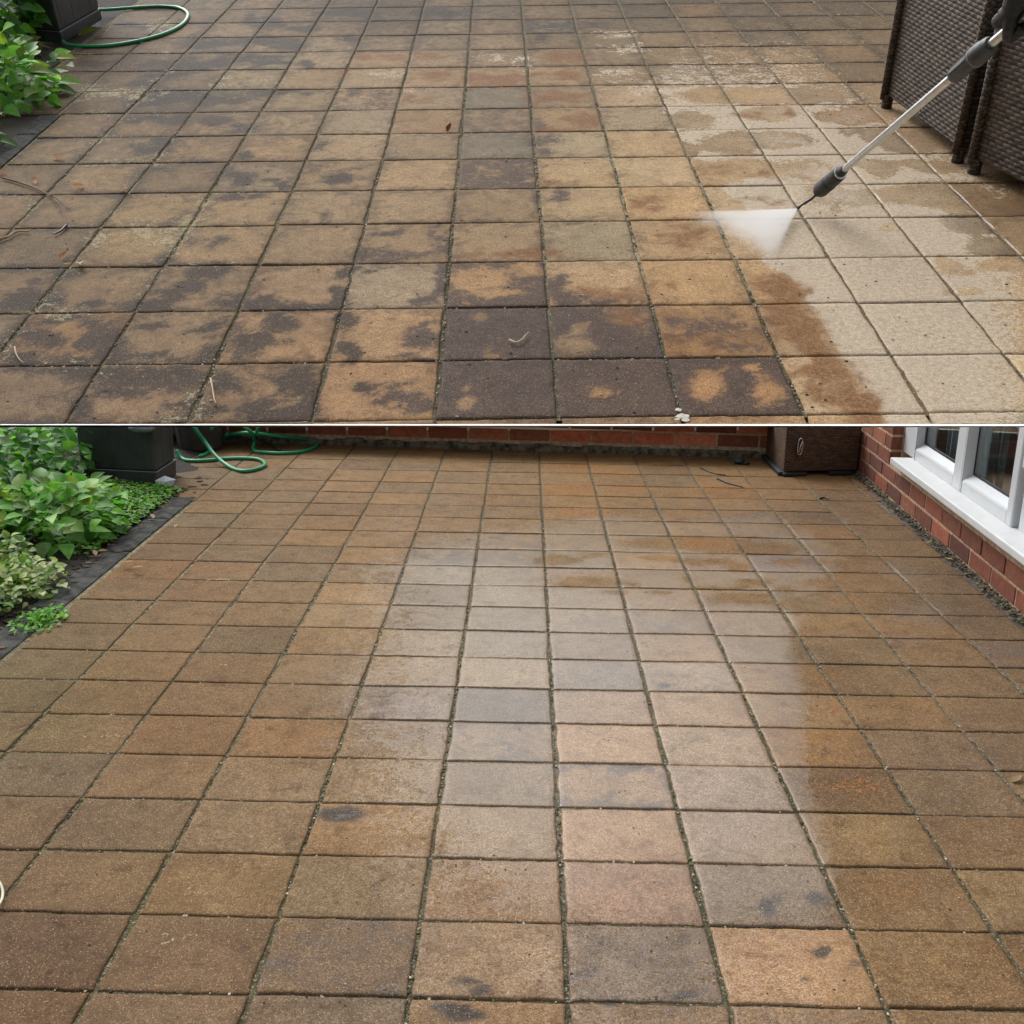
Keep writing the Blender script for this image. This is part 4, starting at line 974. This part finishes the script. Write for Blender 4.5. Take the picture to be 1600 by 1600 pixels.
# woven storage box with its carrying plate, standing on black rails
m_weave = weave_material('brown_rattan_weave', .0095, .016, lin((84, 64, 52)) * .8, lin((124, 96, 76)) * .8)
cL, cF, cR = atL(1192, 713), atL(1222, 744), atL(1341, 741)
cB = cL + cR - cF; cen = (cL + cR) / 2
t = Thing('storage_box', 'dark brown woven rattan box with a metal handle plate in the far right corner', 'storage box', cen)
pt = lambda p, f, z: tuple(cen + (p - cen) * f + np.array((0, 0, z)))
mb = MB().hexa([pt(p, .97, .022) for p in (cL, cF, cR, cB)] + [pt(p, 1.0, .60) for p in (cL, cF, cR, cB)], .008)
t.part('box_body', mb, m_weave, cut=True, uvs=True)
def rail(p, q, w_=.022, z=.020):
    p, q = np.array(p), np.array(q); d = (q - p) / np.linalg.norm(q - p); nn = np.array((d[1], -d[0], 0))
    if nn @ (cen - p) > 0: nn = -nn
    fr_ = lambda x, y, zz: tuple(p + d * x + nn * y + np.array((0, 0, zz)))
    mb = MB().box(0, np.linalg.norm(q - p), -.02, w_, .0, z, .004, fr_); t.part('rail', mb, m_dark)
rail(cL, cF, .022, .024); rail(cF, lerp(cF, cR, .30)); rail(lerp(cF, cR, .60), lerp(cF, cR, .90))
hp = lerp(cF, cR, .20); dF = (cR - cF) / np.linalg.norm(cR - cF); nF = np.array((dF[1], -dF[0], 0)); nF = nF if nF[1] < 0 else -nF
hz = None
# height of the plate measured on the face
d = ML.T @ ray(1249, 697); k = ((cF - CAM) @ nF) / (d @ nF); hc = CAM + d * k
pl = lambda x, y, z: tuple(hc + dF * x + nF * y + np.array((0, 0, z)))
mb = MB(); ov = [pl(.014 * math.cos(a), .012, .046 * math.copysign(abs(math.sin(a)) ** .7, math.sin(a))) for a in np.linspace(0, 2 * math.pi, 29)]
mb.tube(ov, .0042, 8, cap=False)
hpl = t.part('handle_plate', mb, simple('polished_steel', (.55, .55, .55), .25, metal=1.0))
mb = MB().box(-.013, .013, .004, .010, -.042, .042, .003, pl); t.part('recess', mb, m_dark, parent=hpl)
mb = MB(); mb.tube([pl(-.007, .015, -.03), pl(-.004, .022, 0), pl(.007, .015, .028)], .003, 8); mb.tube([pl(.008, .014, -.03), pl(.003, .018, -.005)], .003, 8); t.part('bail', mb, simple('steel_wire', (.6, .6, .6), .3, metal=1.0), parent=hpl)

# a crumpled black lump and its tail of debris
c = atL(1157, 725); mb = MB(); mb.blob(c + np.array((-.01, 0, .016)), .030, 2, .5, (1.15, .9, .6), sc=2.5, seed=3); mb.blob(c + np.array((.028, -.012, .010)), .017, 2, .5, (1.3, .9, .6), sc=2.5, seed=9)
single('rag', mb, m_dark, 'small crumpled black rag on the wet pavers left of the rattan box', 'rag', loc=c, smooth=True)
rd = random.Random(3)


def twig(label, pts, r, mat, frame='L', group=None, name='twig'):
    mb = MB(); sp = smooth_path(pts, 6); n = len(sp); mb.tube(sp, [r * (1 - .6 * k / n) for k in range(n)], 7)
    return single(name, mb, mat, label, name.replace('_', ' '), loc=np.array(pts[0]), frame=frame, group=group, smooth=True)


m_twig = simple('wet_dark_twig', (.018, .012, .008), .5); m_redtwig = simple('dry_red_twig', (.09, .035, .022), .7); m_pale = simple('dry_pale_stalk', lin((206, 186, 158)) * .7, .8)
gz = lambda px, py: atL(px, py, .004)
twig('dark wet twig lying behind another on pavers left of the rattan box', [gz(1095, 731), gz(1108, 737), gz(1122, 741), gz(1134, 742)], .006, m_twig)
twig('dark wet twig with a knobbed end nearest the camera, left of the rattan box', [gz(1121, 747), gz(1136, 754), gz(1150, 758), gz(1161, 761)], .006, m_twig)
twig('short dark twig across a paver joint below the rattan box', [gz(1281, 779), gz(1288, 777), gz(1296, 780)], .005, m_twig)
# white loop of cord at the left edge
mb = MB(); mb.tube(smooth_path([atL(-14, 1372, .012), atL(-3, 1376, .012), atL(4, 1390, .010), atL(3, 1405, .010), atL(-6, 1418, .012), atL(-20, 1420, .012), atL(-30, 1400, .012), atL(-26, 1380, .012), atL(-14, 1372, .012)], 6), .0028, 10)
single('cord', mb, simple('cream_cord', (.50, .48, .38), .5), 'loop of cream cord on the wet pavers at the left edge', 'cord', loc=atL(-12, 1396), smooth=True)


def litter(label, px, py, L, ang, col, frame='L', up=.1, name='fallen_leaf', group=None, W=.5):
    p = atL(px, py, .003) if frame == 'L' else atU(px, py, .006)
    mb = MB(); leaf(mb, p, (math.cos(ang), math.sin(ang), up), (0, 0, 1), L, L * W, lin(col) * .75, -.15, .25)
    return single(name, mb, m_leaf, label, 'leaf', loc=p, frame=frame, group=group, smooth=True)


litter('tan dead leaf on the wet pavers near the right edge', 1580, 1222, .040, .5, (178, 152, 118))
litter('pale dead leaf lying on the wet grey paver near the middle right', 1047, 953, .022, .3, (226, 214, 190))
litter('pale scrap of leaf on the brown paver beside the charcoal edging', 272, 823, .02, 1.0, (230, 220, 205))
litter('cream leaf lying by the foot of the house wall below the sill', 1478, 873, .03, -.8, (196, 170, 120))
litter('yellowed leaf caught in the grit below the house wall', 1449, 848, .03, .4, (186, 160, 104))
for i, (px, py) in enumerate(((190, 880), (150, 868), (168, 860), (205, 1028 - 140), (240, 810))):
    p = atL(px, py, .02); mb = MB(); leaf(mb, p, (math.cos(i * 2.1), math.sin(i * 2.1), .1), (0, 0, 1), .05, .02, lin((176, 138, 104)) * .7, -.1, .3)
    single('fallen_leaf', mb, m_leaf, 'dry brown leaf lying on the soil between the green plants and the edging', 'leaf', loc=p, group='dry leaves on the planted bed', smooth=True)
rd = random.Random(77)
mb = MB()
for i in range(420):
    px, py = rd.uniform(20, 1590), 720 + 870 * rd.random() ** .8; p = atL(px, py, .0015)
    if p[0] < -1.68 or p[0] > house_x(p[1]) - .05: continue
    q = rd.uniform(.0008, .0021); mb.blob(p, q, 1, .4, (1.4, 1, .5), seed=i, col=lin(rd.choice(((60, 44, 32), (44, 34, 26), (206, 190, 160), (170, 140, 104), (70, 52, 36)))) * .7)
single('crumbs', mb, brick_material('washed_out_crumbs'), kind='stuff')

# ------------------------------------------------------------------ things on the sloping paving (its own frame, slab width SU)
T_ = SU
bA, bB, bC = atU(36, 63), atU(98, 68), atU(160, 31)
bin_thing('black plastic bin standing on the sloping paving at the top left', bA, bB, bC, 1.55 * T_, 'U', False, lid=True)
r = .030 * T_ * 1.05
g = lambda px, py, z=r: atU(px, py, z)
hose('green hose making one wide loop on the dirty paving from the black bin', [g(150, 14, .12 * T_), g(165, 15), g(195, 13), g(230, 10.5), g(255, 10), g(278, 12), g(291, 18), g(293.5, 26), g(286, 37), g(268, 48), g(240, 58), g(205, 66), g(170, 71), g(135, 72), g(108, 70), g(97, 64), g(92, 57, .10 * T_)], r, 'U')
# bed, edging and plants
Lx = -5.92 * T_
MB_ = MB(); xs = np.linspace(-14 * T_, Lx - .02, 40); ys = np.linspace(P0[1] + .02, 4.3 * T_, 40); X, Y = np.meshgrid(xs, ys)
Z = -.02 + np.array([noise.noise(Vector((a * 2, b_ * 2, 0))) for a, b_ in zip(X.ravel(), Y.ravel())]).reshape(X.shape) * .05 + np.where((X > -7.0 * T_ - .05) & (Y > .1 * T_), -.06, 0)
idx = np.arange(X.size).reshape(X.shape); MB_.v = np.c_[X.ravel(), Y.ravel(), Z.ravel()].tolist(); MB_.f = np.stack((idx[:-1, :-1], idx[:-1, 1:], idx[1:, 1:], idx[1:, :-1]), -1).reshape(-1, 4).tolist()
single('soil', MB_, m_soil, kind='structure', frame='U', smooth=True)
y = P0[1] + .05; i = 0
while y < -.05:
    y2 = min(y + 1.5 * T_, -.02); mb = MB(); mb.box(Lx - .33 * T_, Lx - .015, y, y2 - .02, -.12, .006 + .008 * noise.noise(Vector((i * 1.7, 0, 3))), .012)
    single('edging_stone', mb, m_slate, 'dark edging stone between the sloping paving and the soil at the far left', 'edging', loc=(Lx - .16 * T_, (y + y2) / 2, 0), frame='U', group='dark edging stones beside the sloping paving'); y = y2; i += 1
mb = MB(); mb.box(-7.3 * T_, -7.0 * T_ - .012, .9 * T_, 3.1 * T_, -.12, .01, .012)
single('edging_stone', mb, m_slate, 'dark edging stone just behind the leafy plant on the sloping paving', 'edging', loc=(-7.15 * T_, 2 * T_, 0), frame='U')
pc = atU(22, 178); q = pc + np.array((-.45, .45, 0)) * T_
leafy('leafy_plant', 'bright green leafy clump spilling onto the dirty paving below the bin', 'plant', q, 'U', 330, ell(q + np.array((-.1, .15, .30)) * T_, np.array((1.2, 1.0, .70)) * T_, .4, .04), (.20 * T_, .34 * T_), lime2, .5, facek=.5, stems=18, seed=8, ratio=.62)
q2 = atU(14, 74) + np.array((-.25, -.1, 0)) * T_
leafy('leafy_plant', 'darker green leafy shrub in the top left corner beside the bin', 'plant', q2, 'U', 380, ell(q2 + np.array((0, 0, .8)) * T_, np.array((.95, .8, 1.2)) * T_, .45, .05), (.20 * T_, .34 * T_), ivy + lime[:1], .5, facek=.6, stems=14, seed=9, ratio=.6)
q3 = atU(-6, 232) + np.array((-.25, 0, 0)) * T_
leafy('leafy_plant', 'small green sprig at the left edge above the twig', 'plant', q3, 'U', 46, ell(q3 + np.array((0, 0, .2)) * T_, np.array((.38, .35, .34)) * T_, .3, .03), (.20 * T_, .36 * T_), lime[:5], .5, facek=.4, stems=6, seed=10, ratio=.5)
q4 = atU(47, 84)
leafy('weed', 'yellowing weed growing between the bin and the leafy clump', 'weed', q4, 'U', 22, ell(q4 + np.array((0, 0, .10)) * T_, np.array((.30, .28, .16)) * T_, .2, .02), (.14 * T_, .24 * T_), ((128, 122, 62), (110, 112, 58), (138, 118, 66)), .5, stems=4, seed=12, ratio=.7)
litter('crumpled yellow green leaf against the front of the bin', 122, 56, .42 * T_, .3, (120, 122, 62), 'U', W=.8)
gz = lambda px, py, z=.02: atU(px, py, z)
twig('long thin reddish twig with a forked tip on the dirty slabs at the far left', [gz(4, 278), gz(30, 285), gz(55, 294), gz(78, 306), gz(90, 316, .05), gz(98, 332), gz(103, 351)], .009, m_redtwig, 'U')
twig('thin reddish side shoot crossing the longer twig on the dirty slabs', [gz(78, 305, .05), gz(92, 313), gz(110, 327)], .006, m_redtwig, 'U')
twig('small dark twig bit below the reddish twig on the left slabs', [gz(104, 352), gz(94, 361), gz(84, 366)], .012, m_twig, 'U')
twig('pale yellow dry stalk at the left edge of the dirty slabs', [gz(-4, 374), gz(12, 370), gz(26, 362), gz(46, 361)], .012, simple('yellow_dry_stalk', lin((190, 172, 118)) * .7, .8), 'U')
twig('pale forked dry stalk on the dark grey slab near the middle', [gz(796, 531), gz(806, 535), gz(815, 531), gz(822, 523), gz(826, 519)], .009, m_pale, 'U')
twig('pale dry stalk on the dark stained slab at the bottom left', [gz(329, 591), gz(332, 606), gz(335, 624), gz(338, 630)], .007, m_pale, 'U')
twig('curved pale dry stalk at the lower left edge on a stained slab', [gz(23, 542), gz(25, 552), gz(30, 561), gz(36, 566)], .006, m_pale, 'U')
litter('dark red leaf lying on a slab joint near the top middle', 699, 206, .16 * T_, 1.2, (120, 44, 34), 'U', up=.5)
for i, (px, py) in enumerate(((84, 247), (55, 287), (131, 290), (188, 296), (95, 406), (10, 270), (125, 410))):
    p = atU(px, py, .012); mb = MB(); leaf(mb, p, (math.cos(i * 1.9), math.sin(i * 1.9), .1), (0, 0, 1), .15 * T_, .08 * T_, lin((196, 128, 72) if i != 6 else (222, 206, 178)) * .7, -.2, .3)
    single('fallen_leaf', mb, m_leaf, 'small orange fallen leaf on the dirty slabs at the left' if i != 6 else 'small cream fallen leaf on a dirty slab at the left', 'leaf', loc=p, frame='U', group='orange leaves on the dirty slabs' if i != 6 else None, smooth=True)
mb = MB()
for k, (px, py, rr) in enumerate(((1066, 650, 16), (1060, 640, 9), (1072, 656, 10), (1058, 655, 7))):
    p = atU(px, py, .004); mb.blob(p, rr / 1600 * depU(px, py) * .5, 2, .6, (1.3, 1, .14), seed=k, col=lin((214, 210, 196)) * .75)
single('lime_crumbs', mb, brick_material('white_lime_crumbs'), kind='stuff', frame='U')
mb = MB(); rd = random.Random(12)
for i in range(500):
    px, py = rd.uniform(0, 1600), rd.uniform(5, 655); p = atU(px, py, .004)
    if p[0] < Lx: continue
    mb.blob(p, rd.uniform(.004, .011) * T_, 1, .4, (1.5, 1, .5), seed=i, col=lin(rd.choice(((56, 40, 30), (70, 54, 38), (200, 180, 146), (150, 122, 84), (44, 34, 28)))) * .7)
single('crumbs', mb, brick_material('grit_crumbs'), kind='stuff', frame='U')

# the two rattan armchairs
m_rat = weave_material('dark_rattan_weave', .040, .062, lin((66, 56, 49)) * .8, lin((110, 95, 83)) * .8)
m_cush = simple('charcoal_cushion', (.03, .03, .032), .95, var=.2, scale=6, bump=.4)


def chair(label, P, Q, depth, H, arm, loc_name='rattan_armchair'):
    """P, Q: far and near feet of the visible side; the chair stands to the right of that line"""
    P, Q = np.array(P), np.array(Q); d = (Q - P); Ln = np.linalg.norm(d); d /= Ln; nn = np.array((-d[1], d[0], 0))
    if nn[0] < 0: nn = -nn
    fr_ = lambda x, y, z: tuple(P + d * x + nn * y + np.array((0, 0, z)))
    t = Thing(loc_name, label, 'armchair', (P + Q) / 2 + nn * depth / 2, 'U', 'dark rattan armchairs')
    z0 = .17 * T_; e = .05 * T_
    mb = MB().hexa([fr_(e, .02, z0), fr_(Ln - e, .02, z0), fr_(Ln - e, .26 * T_, z0), fr_(e, .26 * T_, z0), fr_(e * .2, -.06 * T_, H), fr_(Ln - e * .4, -.06 * T_, H), fr_(Ln - e * .4, .22 * T_, H), fr_(e * .2, .22 * T_, H)], .03 * T_)
    t.part('back_panel', mb, m_rat, uvs=True)
    for k, x in enumerate((e, Ln - .24 * T_ - e)):
        mb = MB().box(x, x + .24 * T_, .27 * T_, depth, z0, arm, .03 * T_, fr_); t.part('arm', mb, m_rat, uvs=True)
    mb = MB().box(.30 * T_, Ln - .30 * T_, .27 * T_, depth - .02, z0, arm * .55, .03 * T_, fr_); t.part('seat_frame', mb, m_rat, uvs=True)
    mb = MB().box(.31 * T_, Ln - .31 * T_, .27 * T_, depth, arm * .555, arm * .8, .06 * T_, fr_); t.part('seat_cushion', mb, m_cush)
    for x, y in ((.06, .05), (Ln / T_ - .06, .05), (.06, depth / T_ - .08), (Ln / T_ - .06, depth / T_ - .08)):
        mb = MB().tube([fr_(x * T_, y * T_, z) for z in (0, .02 * T_, z0 + .02)], [.058 * T_, .075 * T_, .078 * T_], 12)
        lg = t.part('leg', mb, m_rat, smooth=True, uvs=True, auto=40)
        mb = MB().tube([fr_(x * T_, y * T_, -.004), fr_(x * T_, y * T_, .03 * T_)], .08 * T_, 12); t.part('foot_cap', mb, m_dark, parent=lg)
    for x in (.035, Ln / T_ - .05):
        mb = MB().tube([fr_(x * T_, .00, z0 - .05 * T_), fr_(x * T_, -.045 * T_, H * .6), fr_((x + (-.03 if x < .1 else .03)) * T_, -.065 * T_, H)], .06 * T_, 10)
        t.part('corner_post', mb, m_rat, smooth=True, uvs=True)
    return t, fr_


c1P, c1Q = atU(1377, 167), atU(1493, 256)
c2P = atU(1511, 269); c2Q = c2P + (atU(1600, 314) - c2P) * 1.9
chair('dark brown woven rattan armchair farther from the camera at the top right', c1P, c1Q, 2.3 * T_, 2.75 * T_, 1.9 * T_)
chair('dark brown woven rattan armchair nearer the camera, cropped by the right edge', c2P, c2Q, 2.3 * T_, 1.72 * T_, 1.55 * T_)

# the pressure washer lance and the hand that holds it
dN, dH = 11.62 * SU, 7.7 * SU
iN, iH = np.array((1246.0, 326.0)), np.array((1608.0, 18.0))
PN, PH = atUdep(*iN, dN), atUdep(*iH, dH)
iT = np.array((1284.0, 299.0))


def onlance(t): return PN + (PH - PN) * t


def tpx(x):                                          # parameter of the lance point seen at picture column x
    lo, hi = -.2, 1.5
    for _ in range(50):
        mid = (lo + hi) / 2
        if imgU(onlance(mid)[None])[0, 0] < x: lo = mid
        else: hi = mid
    return lo


L1 = atUdep(1283, 298, dN * .985)
tl = Thing('pressure_washer_lance', 'long silver pressure washer lance with black couplings spraying the paving', 'pressure washer lance', PN * (1, 1, 0), 'U')
m_alu = simple('brushed_aluminium', (.62, .66, .70), .32, metal=1.0, var=.1, scale=20, bump=.05)
m_lblack = simple('lance_black_rubber', (.014, .014, .014), .55, var=.5, scale=12, bump=.6, bdist=.02)
m_lgrey = simple('lance_grey_plastic', (.040, .045, .047), .5, var=.2, scale=10, bump=.1)
rt = .036 * SU
PA, PB = onlance(tpx(1318)), onlance(1.06)
# straight tube from the nozzle coupling to past the hand
PA = atUdep(1312, 271, dN * .955); PB = PA + (PH - PA) * 1.35
ax = (PB - PA) / np.linalg.norm(PB - PA)
mb = MB().tube([PA, PB], rt, 20); tl.part('tube', mb, m_alu, smooth=True, auto=40)


def at_lx(x):
    lo, hi = -2.0, np.linalg.norm(PB - PA)
    for _ in range(60):
        mid = (lo + hi) / 2
        if imgU((PA + ax * mid)[None])[0, 0] < x: lo = mid
        else: hi = mid
    return PA + ax * lo


a, b_ = at_lx(1279), at_lx(1320)
pts = [lerp(a, b_, q) for q in (0, .06, .1, .45, .48, .52, .55, .80, .84, 1)]
mb = MB().tube(pts, [rt * q for q in (1.8, 2.2, 2.45, 2.45, 2.15, 2.15, 2.35, 2.2, 1.6, 1.2)], 18); cp = tl.part('nozzle_coupling', mb, m_lblack, smooth=True, auto=50)
mb = MB().tube([lerp(a, b_, .84), lerp(a, b_, .87)], rt * 1.95, 16); tl.part('clamp_ring', mb, m_alu, parent=cp, smooth=True, auto=40)
mb = MB().tube(smooth_path([a + ax * .03, lerp(a, PN, .4) + np.array((.012, 0, -.006)), lerp(a, PN, .75), PN], 5), [rt * .42] * 10 + [rt * .34] * 3 + [rt * .5] * 3, 10); tl.part('nozzle', mb, m_lblack, smooth=True)
a, b_ = at_lx(1489), at_lx(1549)
pts = [lerp(a, b_, q) for q in (0, .02, .10, .55, .56, .60, .80, .83, .95, 1)]
mb = MB().tube(pts, [rt * q for q in (1.35, 1.65, 1.8, 1.98, 2.3, 2.38, 2.38, 2.2, 2.05, 1.6)], 24); cp = tl.part('grip_coupling', mb, m_lgrey, smooth=True, auto=50)
up_ = np.cross(ax, (0, 0, 1)); up_ /= np.linalg.norm(up_); vv = np.cross(up_, ax)
for k in range(7):
    an = k * 2 * math.pi / 7; o = (up_ * math.cos(an) + vv * math.sin(an))
    mb = MB().tube([lerp(a, b_, .08) + o * rt * 1.76, lerp(a, b_, .53) + o * rt * 1.94], rt * .22, 8); tl.part('groove_rib', mb, m_lgrey, parent=cp, smooth=True)
mb = MB().tube([lerp(a, b_, .615), lerp(a, b_, .64)], rt * 2.42, 24); tl.part('ring', mb, simple('pale_grey_ring', (.14, .15, .15), .45), parent=cp, smooth=True, auto=40)

# gloved hand gripping the tube: palm, four curled fingers, thumb, wrist and sleeve as one surface
def grip_hand():
    hc_ = at_lx(1574); R0 = rt
    s = R0 / .0105                                   # size of everything against a 24 mm tube
    e1 = ax; e2 = np.cross(ax, (0, 0, 1)); e2 /= np.linalg.norm(e2); e3 = np.cross(e2, e1)
    if e3[2] < 0: e3 = -e3
    P = lambda x, a, rr: hc_ + e1 * x * s + (e2 * math.cos(a) + e3 * math.sin(a)) * rr * s
    mb = MB()
    # e2 side facing the picture's left is where the fingers close
    for k, (x, ln, r_) in enumerate(((.000, 1.0, .0110), (.021, 1.08, .0115), (.042, 1.04, .0112), (.062, .9, .0098))):
        angs = np.linspace(.9, .9 + 4.1 * ln, 13)
        mb.tube([P(x + .004 * math.sin(a * .5), a, .0235 - .0012 * abs(math.sin(a * 1.5))) for a in angs], [r_ * s * (1 - .018 * i) * (1.06 if i in (4, 8) else 1) for i in range(13)], 10)
        mb.blob(P(x, .9, .024), r_ * s * 1.12, 2, .05)
    mb.tube([P(.005, .55, .030), P(.02, .4, .030), P(.045, .35, .030), P(.072, .4, .029)], [.016 * s, .019 * s, .019 * s, .015 * s], 12, squash=.85)   # palm over the tube
    mb.tube([P(.060, .1, .030), P(.044, -.5, .029), P(.022, -.95, .027), P(.004, -1.3, .0255)], [.0145 * s, .013 * s, .0118 * s, .0092 * s], 10)      # thumb
    w0 = P(.072, .55, .034); el = w0 + (e1 * .75 + e3 * .55 + e2 * .10) * .26 * s
    mb.tube(smooth_path([P(.04, .45, .032), w0, lerp(w0, el, .45), el], 5), [.020 * s] * 5 + [.0235 * s] * 3 + [.029 * s] * 4 + [.036 * s] * 4, 14)
    return hc_, mb


hc_, mb = grip_hand()
th_ = Thing('person', 'black gloved hand and dark sleeve holding the silver lance at the top right', 'person', hc_, 'U')
ho = th_.part('gloved_hand', mb, simple('black_work_glove', (.012, .013, .014), .65, var=.4, scale=9, bump=.5, bdist=.02), smooth=True)
rm = ho.modifiers.new('remesh', 'REMESH'); rm.mode = 'VOXEL'; rm.voxel_size = rt * .14; rm.use_smooth_shade = True
sm = ho.modifiers.new('smooth', 'SMOOTH'); sm.iterations = 3; sm.factor = .5

# the fan of water from the nozzle
E1, E2 = atU(1088, 330), atU(1200, 432)
u1_, u2_ = (E1 - PN) / np.linalg.norm(E1 - PN), (E2 - PN) / np.linalg.norm(E2 - PN); fx = u1_ + u2_; fx /= np.linalg.norm(fx); FL = .5 * ((E1 - PN) @ fx + (E2 - PN) @ fx)
fy = E2 - E1; fy -= fx * (fy @ fx); FW = np.linalg.norm(fy); fy /= FW; fz = np.cross(fx, fy)
mf = np.eye(4); mf[:3, 0] = fx; mf[:3, 1] = fy; mf[:3, 2] = fz; mf[:3, 3] = PN
half = .5 * (abs((E1 - PN) @ fy) / ((E1 - PN) @ fx) + abs((E2 - PN) @ fy) / ((E2 - PN) @ fx))
mb = MB(); nr, na, ths = 14, 20, .05 * T_
for sgn in (-1, 1):
    for i in range(nr + 1):
        rr = FL * 1.10 * (i / nr); 
        for k in range(na + 1):
            aa = half * 1.12 * (2 * k / na - 1); hh = sgn * (.006 * T_ + ths * (i / nr)) * max(.15, 1 - abs(2 * k / na - 1) ** 3)
            mb.v.append((rr, rr * aa, hh))
W_ = na + 1; o2 = (nr + 1) * W_
for i in range(nr):
    for k in range(na):
        a0 = i * W_ + k; mb.f.append((a0, a0 + 1, a0 + W_ + 1, a0 + W_)); mb.f.append((o2 + a0, o2 + a0 + W_, o2 + a0 + W_ + 1, o2 + a0 + 1))
for i in range(nr):
    for k, fl in ((0, 0), (na, 1)):
        a0 = i * W_ + k; q = (a0, a0 + W_, o2 + a0 + W_, o2 + a0); mb.f.append(q if not fl else q[::-1])
for k in range(na):
    a0 = nr * W_ + k; mb.f.append((a0, a0 + 1, o2 + a0 + 1, o2 + a0)); mb.f.append((k, o2 + k, o2 + k + 1, k + 1))
me = bpy.data.meshes.new('water_spray'); me.from_pydata(mb.v, [], mb.f); me.validate()
b = bmesh.new(); b.from_mesh(me); bmesh.ops.remove_doubles(b, verts=b.verts[:], dist=1e-5); bmesh.ops.recalc_face_normals(b, faces=b.faces[:]); b.to_mesh(me); b.free()
m = N('water_mist'); m.t.nodes.remove(m.b)
vol = m.n('ShaderNodeVolumePrincipled'); vol.inputs['Color'].default_value = (.95, .955, .96, 1); vol.inputs['Anisotropy'].default_value = .2
sx = m.n('ShaderNodeSeparateXYZ'); m.put(sx.inputs[0], m.obj()); X_, Y_, Z_ = sx.outputs
ang = m.math('ABSOLUTE', m.math('DIVIDE', Y_, m.math('ADD', X_, .001)))
nz = m.noise(m.obj(), 3.2 / T_, 4, .6); str_ = m.n('ShaderNodeVectorMath', operation='MULTIPLY'); m.put(str_.inputs[0], m.obj()); str_.inputs[1].default_value = (.8, 9, 3)
nz2 = m.noise(str_.outputs[0], 2.0 / T_, 3, .6)
edge = m.step(m.math('ADD', ang, m.math('MULTIPLY', m.math('SUBTRACT', nz, .5), .06)), half * 1.06, half * .86)
fade = m.step(m.math('ADD', m.math('DIVIDE', X_, FL), m.math('MULTIPLY', m.math('SUBTRACT', nz, .5), .34)), 1.06, .56)
near = m.math('DIVIDE', .35 * FL, m.math('ADD', X_, .10 * FL))
den = m.math('MULTIPLY', m.math('MULTIPLY', edge, fade), m.math('MULTIPLY', near, m.step(nz2, .2, .7, .75, 1.15)))
m.put(vol.inputs['Density'], m.math('MULTIPLY', den, 22.0 / T_))
m.t.links.new(vol.outputs[0], m.out.inputs['Volume'])
me.materials.append(m.m)
o = bpy.data.objects.new('water_spray', me); COL.objects.link(o); o.matrix_world = MU @ Matrix(mf.tolist())
o['label'] = 'white fan of water spraying from the lance nozzle onto the slabs'; o['category'] = 'water spray'

# ------------------------------------------------------------------ moss cushions and grit lodged in the joints
m_jm = brick_material('joint_moss_and_grit')


def joint_growth(name, pts_fn, n, r0, r1, tones, frame, seed):
    rd = random.Random(seed); mb = MB(); k = 0
    while k < n:
        p = pts_fn(rd)
        if p is None: continue
        k += 1; r = rd.uniform(r0, r1); t = rd.choice(tones)
        mb.blob(p, r, 1, .45, (1.0, 1.25, .55), seed=k * 1.7, col=lin(t) * .75)
    single(name, mb, m_jm, kind='stuff', frame=frame)


def pl(rd):
    if rd.random() < .8:
        c = rd.randint(-5, 5); y = rd.uniform(-1.5, 2.6) - rd.random() * .6; x = c * SL + rd.gauss(0, .0022)
        if noise.noise(Vector((c * 7.3, y * 2.2, 4))) < -.12: return None
    else:
        r = rd.choice([v for k, v in RL_ROWS.items() if -8 < k < 6]); y = -r * SL + rd.gauss(0, .0012); x = rd.uniform(-1.6, 1.6)
    if x > house_x(y) - .06 or x < -1.68: return None
    return (x, y, -.0022)


def pu(rd):
    if rd.random() < .75:
        c = rd.randint(-5, 3); y = -rd.uniform(-2.5, 8.5) * SU; x = c * SU + rd.gauss(0, .0065)
        if noise.noise(Vector((c * 5.3, y * 1.1, 9))) < -.1: return None
    else:
        r = rd.choice([v for k, v in RU_ROWS.items() if -3 < k < 9]); y = -r * SU + rd.gauss(0, .004); x = rd.uniform(-5.8, 3.2) * SU
    if y < P0[1] + .03: return None
    return (x, y, -.006)


joint_growth('joint_moss', pl, 2600, .0013, .0036, ((74, 88, 36), (58, 72, 30), (96, 104, 48), (46, 42, 30), (168, 158, 136), (198, 190, 170), (60, 52, 38), (88, 80, 60)), 'L', 31)
joint_growth('joint_moss', pu, 2600, .0035, .0105, ((78, 84, 40), (60, 66, 32), (110, 108, 60), (44, 40, 28), (160, 148, 112), (190, 182, 150), (58, 50, 36), (90, 80, 56)), 'U', 32)
